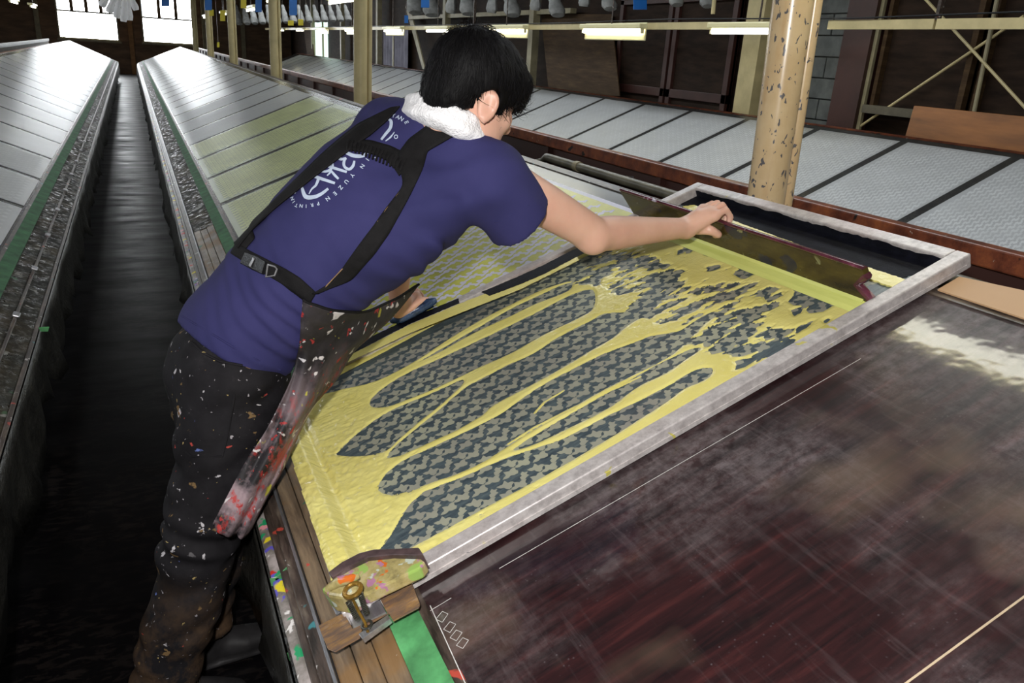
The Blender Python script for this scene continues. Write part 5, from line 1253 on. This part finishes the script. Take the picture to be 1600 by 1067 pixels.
q = MB(); q.tube([p for p in G[0]], .0035, 6); q.build('apron_hem', M['strap'], ao, True)
q = MB(); q.tube([hit(x, y, (B2,))[0] + hit(x, y, (B2,))[1] * .003 for x, y in ((372, 560), (366, 620), (356, 680), (348, 712), (300, 712), (262, 690))], .002, 6); q.build('pocket_seam', M['trousers'], to, True)
q = MB(); q.tube([hit(x, y, (B2,))[0] + hit(x, y, (B2,))[1] * .004 for x, y in ((300, 535), (318, 552), (345, 566), (378, 572))], .003, 6); q.build('pocket_opening', M['trousers'], to, True)
q = MB(); q.tube([hit(x, y)[0] + hit(x, y)[1] * .001 for x, y in [(285, 494), (305, 506), (335, 524), (365, 542), (402, 562), (438, 578)]], .0022, 6); q.build('shirt_hem', M['shirt'], so, True)
q = MB(); q.tube([hit(x, y)[0] + hit(x, y)[1] * .0008 for x, y in [(754, 358), (775, 347), (800, 335), (825, 321), (848, 305)]], .0012, 6); q.build('sleeve_hem', M['shirt'], so, True)
# ---- print on the shirt back: round emblem and lettering, flat on the cloth
CX, CY, CS = 440, 160, 240 / 1423.
def px(p): return (CX + p[0] * CS, CY + p[1] * CS)
STR = [([(812, 312), (850, 262), (900, 222), (942, 180)], (10, 26, 34, 20)), ([(952, 168), (1000, 163), (1018, 190), (1008, 245), (965, 300), (925, 350)], (18, 22, 30, 28, 26, 20)), ([(965, 360), (1010, 328), (1048, 280)], (6, 16, 6)),
       ([(592, 448), (650, 492), (710, 503), (765, 496), (798, 468), (842, 458)], (26, 34, 34, 30, 22, 10)), ([(518, 508), (556, 530), (600, 520)], (22, 26, 18)), ([(604, 520), (580, 565), (592, 605), (632, 622), (665, 590), (676, 545)], (22, 26, 24, 26, 26, 18)),
       ([(388, 580), (470, 605), (608, 648)], (22, 26, 22)), ([(440, 548), (478, 590), (430, 640), (325, 640)], (16, 22, 24, 14)), ([(468, 600), (455, 650), (425, 682)], (18, 18, 12)), ([(466, 640), (500, 680), (532, 712)], (20, 24, 20)),
       ([(278, 674), (350, 704), (498, 752)], (26, 30, 24)), ([(342, 712), (322, 770), (285, 805), (258, 852)], (30, 22, 16, 8)), ([(190, 745), (196, 800), (228, 876), (300, 880), (370, 852), (436, 802)], (20, 26, 40, 34, 30, 22))]
for P, w in STR:
    P = np.array(P, float); Cc = np.array(catmull(list(P) + [P[-1]], 5))[:5 * (len(P) - 1) + 1]; ww = np.interp(np.linspace(0, 1, len(Cc)), np.linspace(0, 1, len(w)), w)
    T = np.gradient(Cc, axis=0); T /= np.linalg.norm(T, axis=1)[:, None] + 1e-9; Nn2 = np.stack([-T[:, 1], T[:, 0]], 1)
    V = []
    for c, nn2, w2 in zip(Cc, Nn2, ww):
        for k in (-.5, 0, .5): p, nm = hit(*px(c + nn2 * w2 * k)); V.append(p + nm * .0016)
    F = []
    for k in range(len(Cc) - 1):
        for j in (0, 1): F.append((k * 3 + j, k * 3 + j + 1, k * 3 + j + 4, k * 3 + j + 3))
    mesh('emblem_stroke', V, F, M['print'], so)
def glyph(ch, c, up, size, wx=1.0):
    """one letter: font outline, small triangles, each vertex dropped onto the shirt"""
    cu = bpy.data.curves.new('letter', 'FONT'); cu.body = ch; cu.size = 1; cu.align_x = 'CENTER'; cu.align_y = 'CENTER'; cu.offset = .02; cu.resolution_u = 3
    o = bpy.data.objects.new('letter', cu); COL.objects.link(o); dg = bpy.context.evaluated_depsgraph_get(); me = bpy.data.meshes.new_from_object(o.evaluated_get(dg)); COL.objects.unlink(o); bpy.data.objects.remove(o)
    up = np.array(up, float); up /= np.linalg.norm(up); rt = np.array([-up[1], up[0]])      # reading direction on the image, y down
    for v in me.vertices:
        q = np.array(c, float) + (rt * v.co.x * wx + up * v.co.y) * size; p, nm = hit(*px(q)); v.co = Vector(p + nm * .0016)
    me.materials.clear(); me.materials.append(M['print']); me.update()
    link(bpy.data.objects.new('printed_letter', me), so)
for ch, x, y, u in (('E', 1158, 190, (.75, -.35)), ('N', 1112, 158, (.55, -.65)), ('A', 1078, 143, (.4, -.8)), ('Y', 1038, 130, (.2, -.9)), ('O', 1060, 322, (.9, .1)), ('I', 795, 533, (.8, .55)), ('N', 747, 595, (.8, .55)), ('Y', 655, 678, (.8, .6)), ('U', 602, 738, (.8, .62)), ('Z', 550, 790, (.75, .65)),
                    ('E', 498, 845, (.7, .7)), ('N', 430, 893, (.6, .8)), ('P', 342, 938, (.35, .93)), ('R', 287, 952, (.15, 1)), ('I', 232, 962, (0, 1)), ('N', 186, 960, (-.2, 1)), ('T', 142, 955, (-.4, .9)), ('I', 118, 925, (-.7, .6)), ('N', 105, 893, (-.9, .4)), ('G', 125, 835, (-1, 0))):
    glyph(ch, (x, y), u, 52 if x > 400 else 44)
for x, y in ((870, 517), (905, 478), (840, 152), (755, 212), (705, 228)):
    plate('print_fleck', [px((x - 14, y - 5)), px((x + 12, y - 8)), px((x + 6, y + 8))], .001, .0015, M['print'])
kids(man)
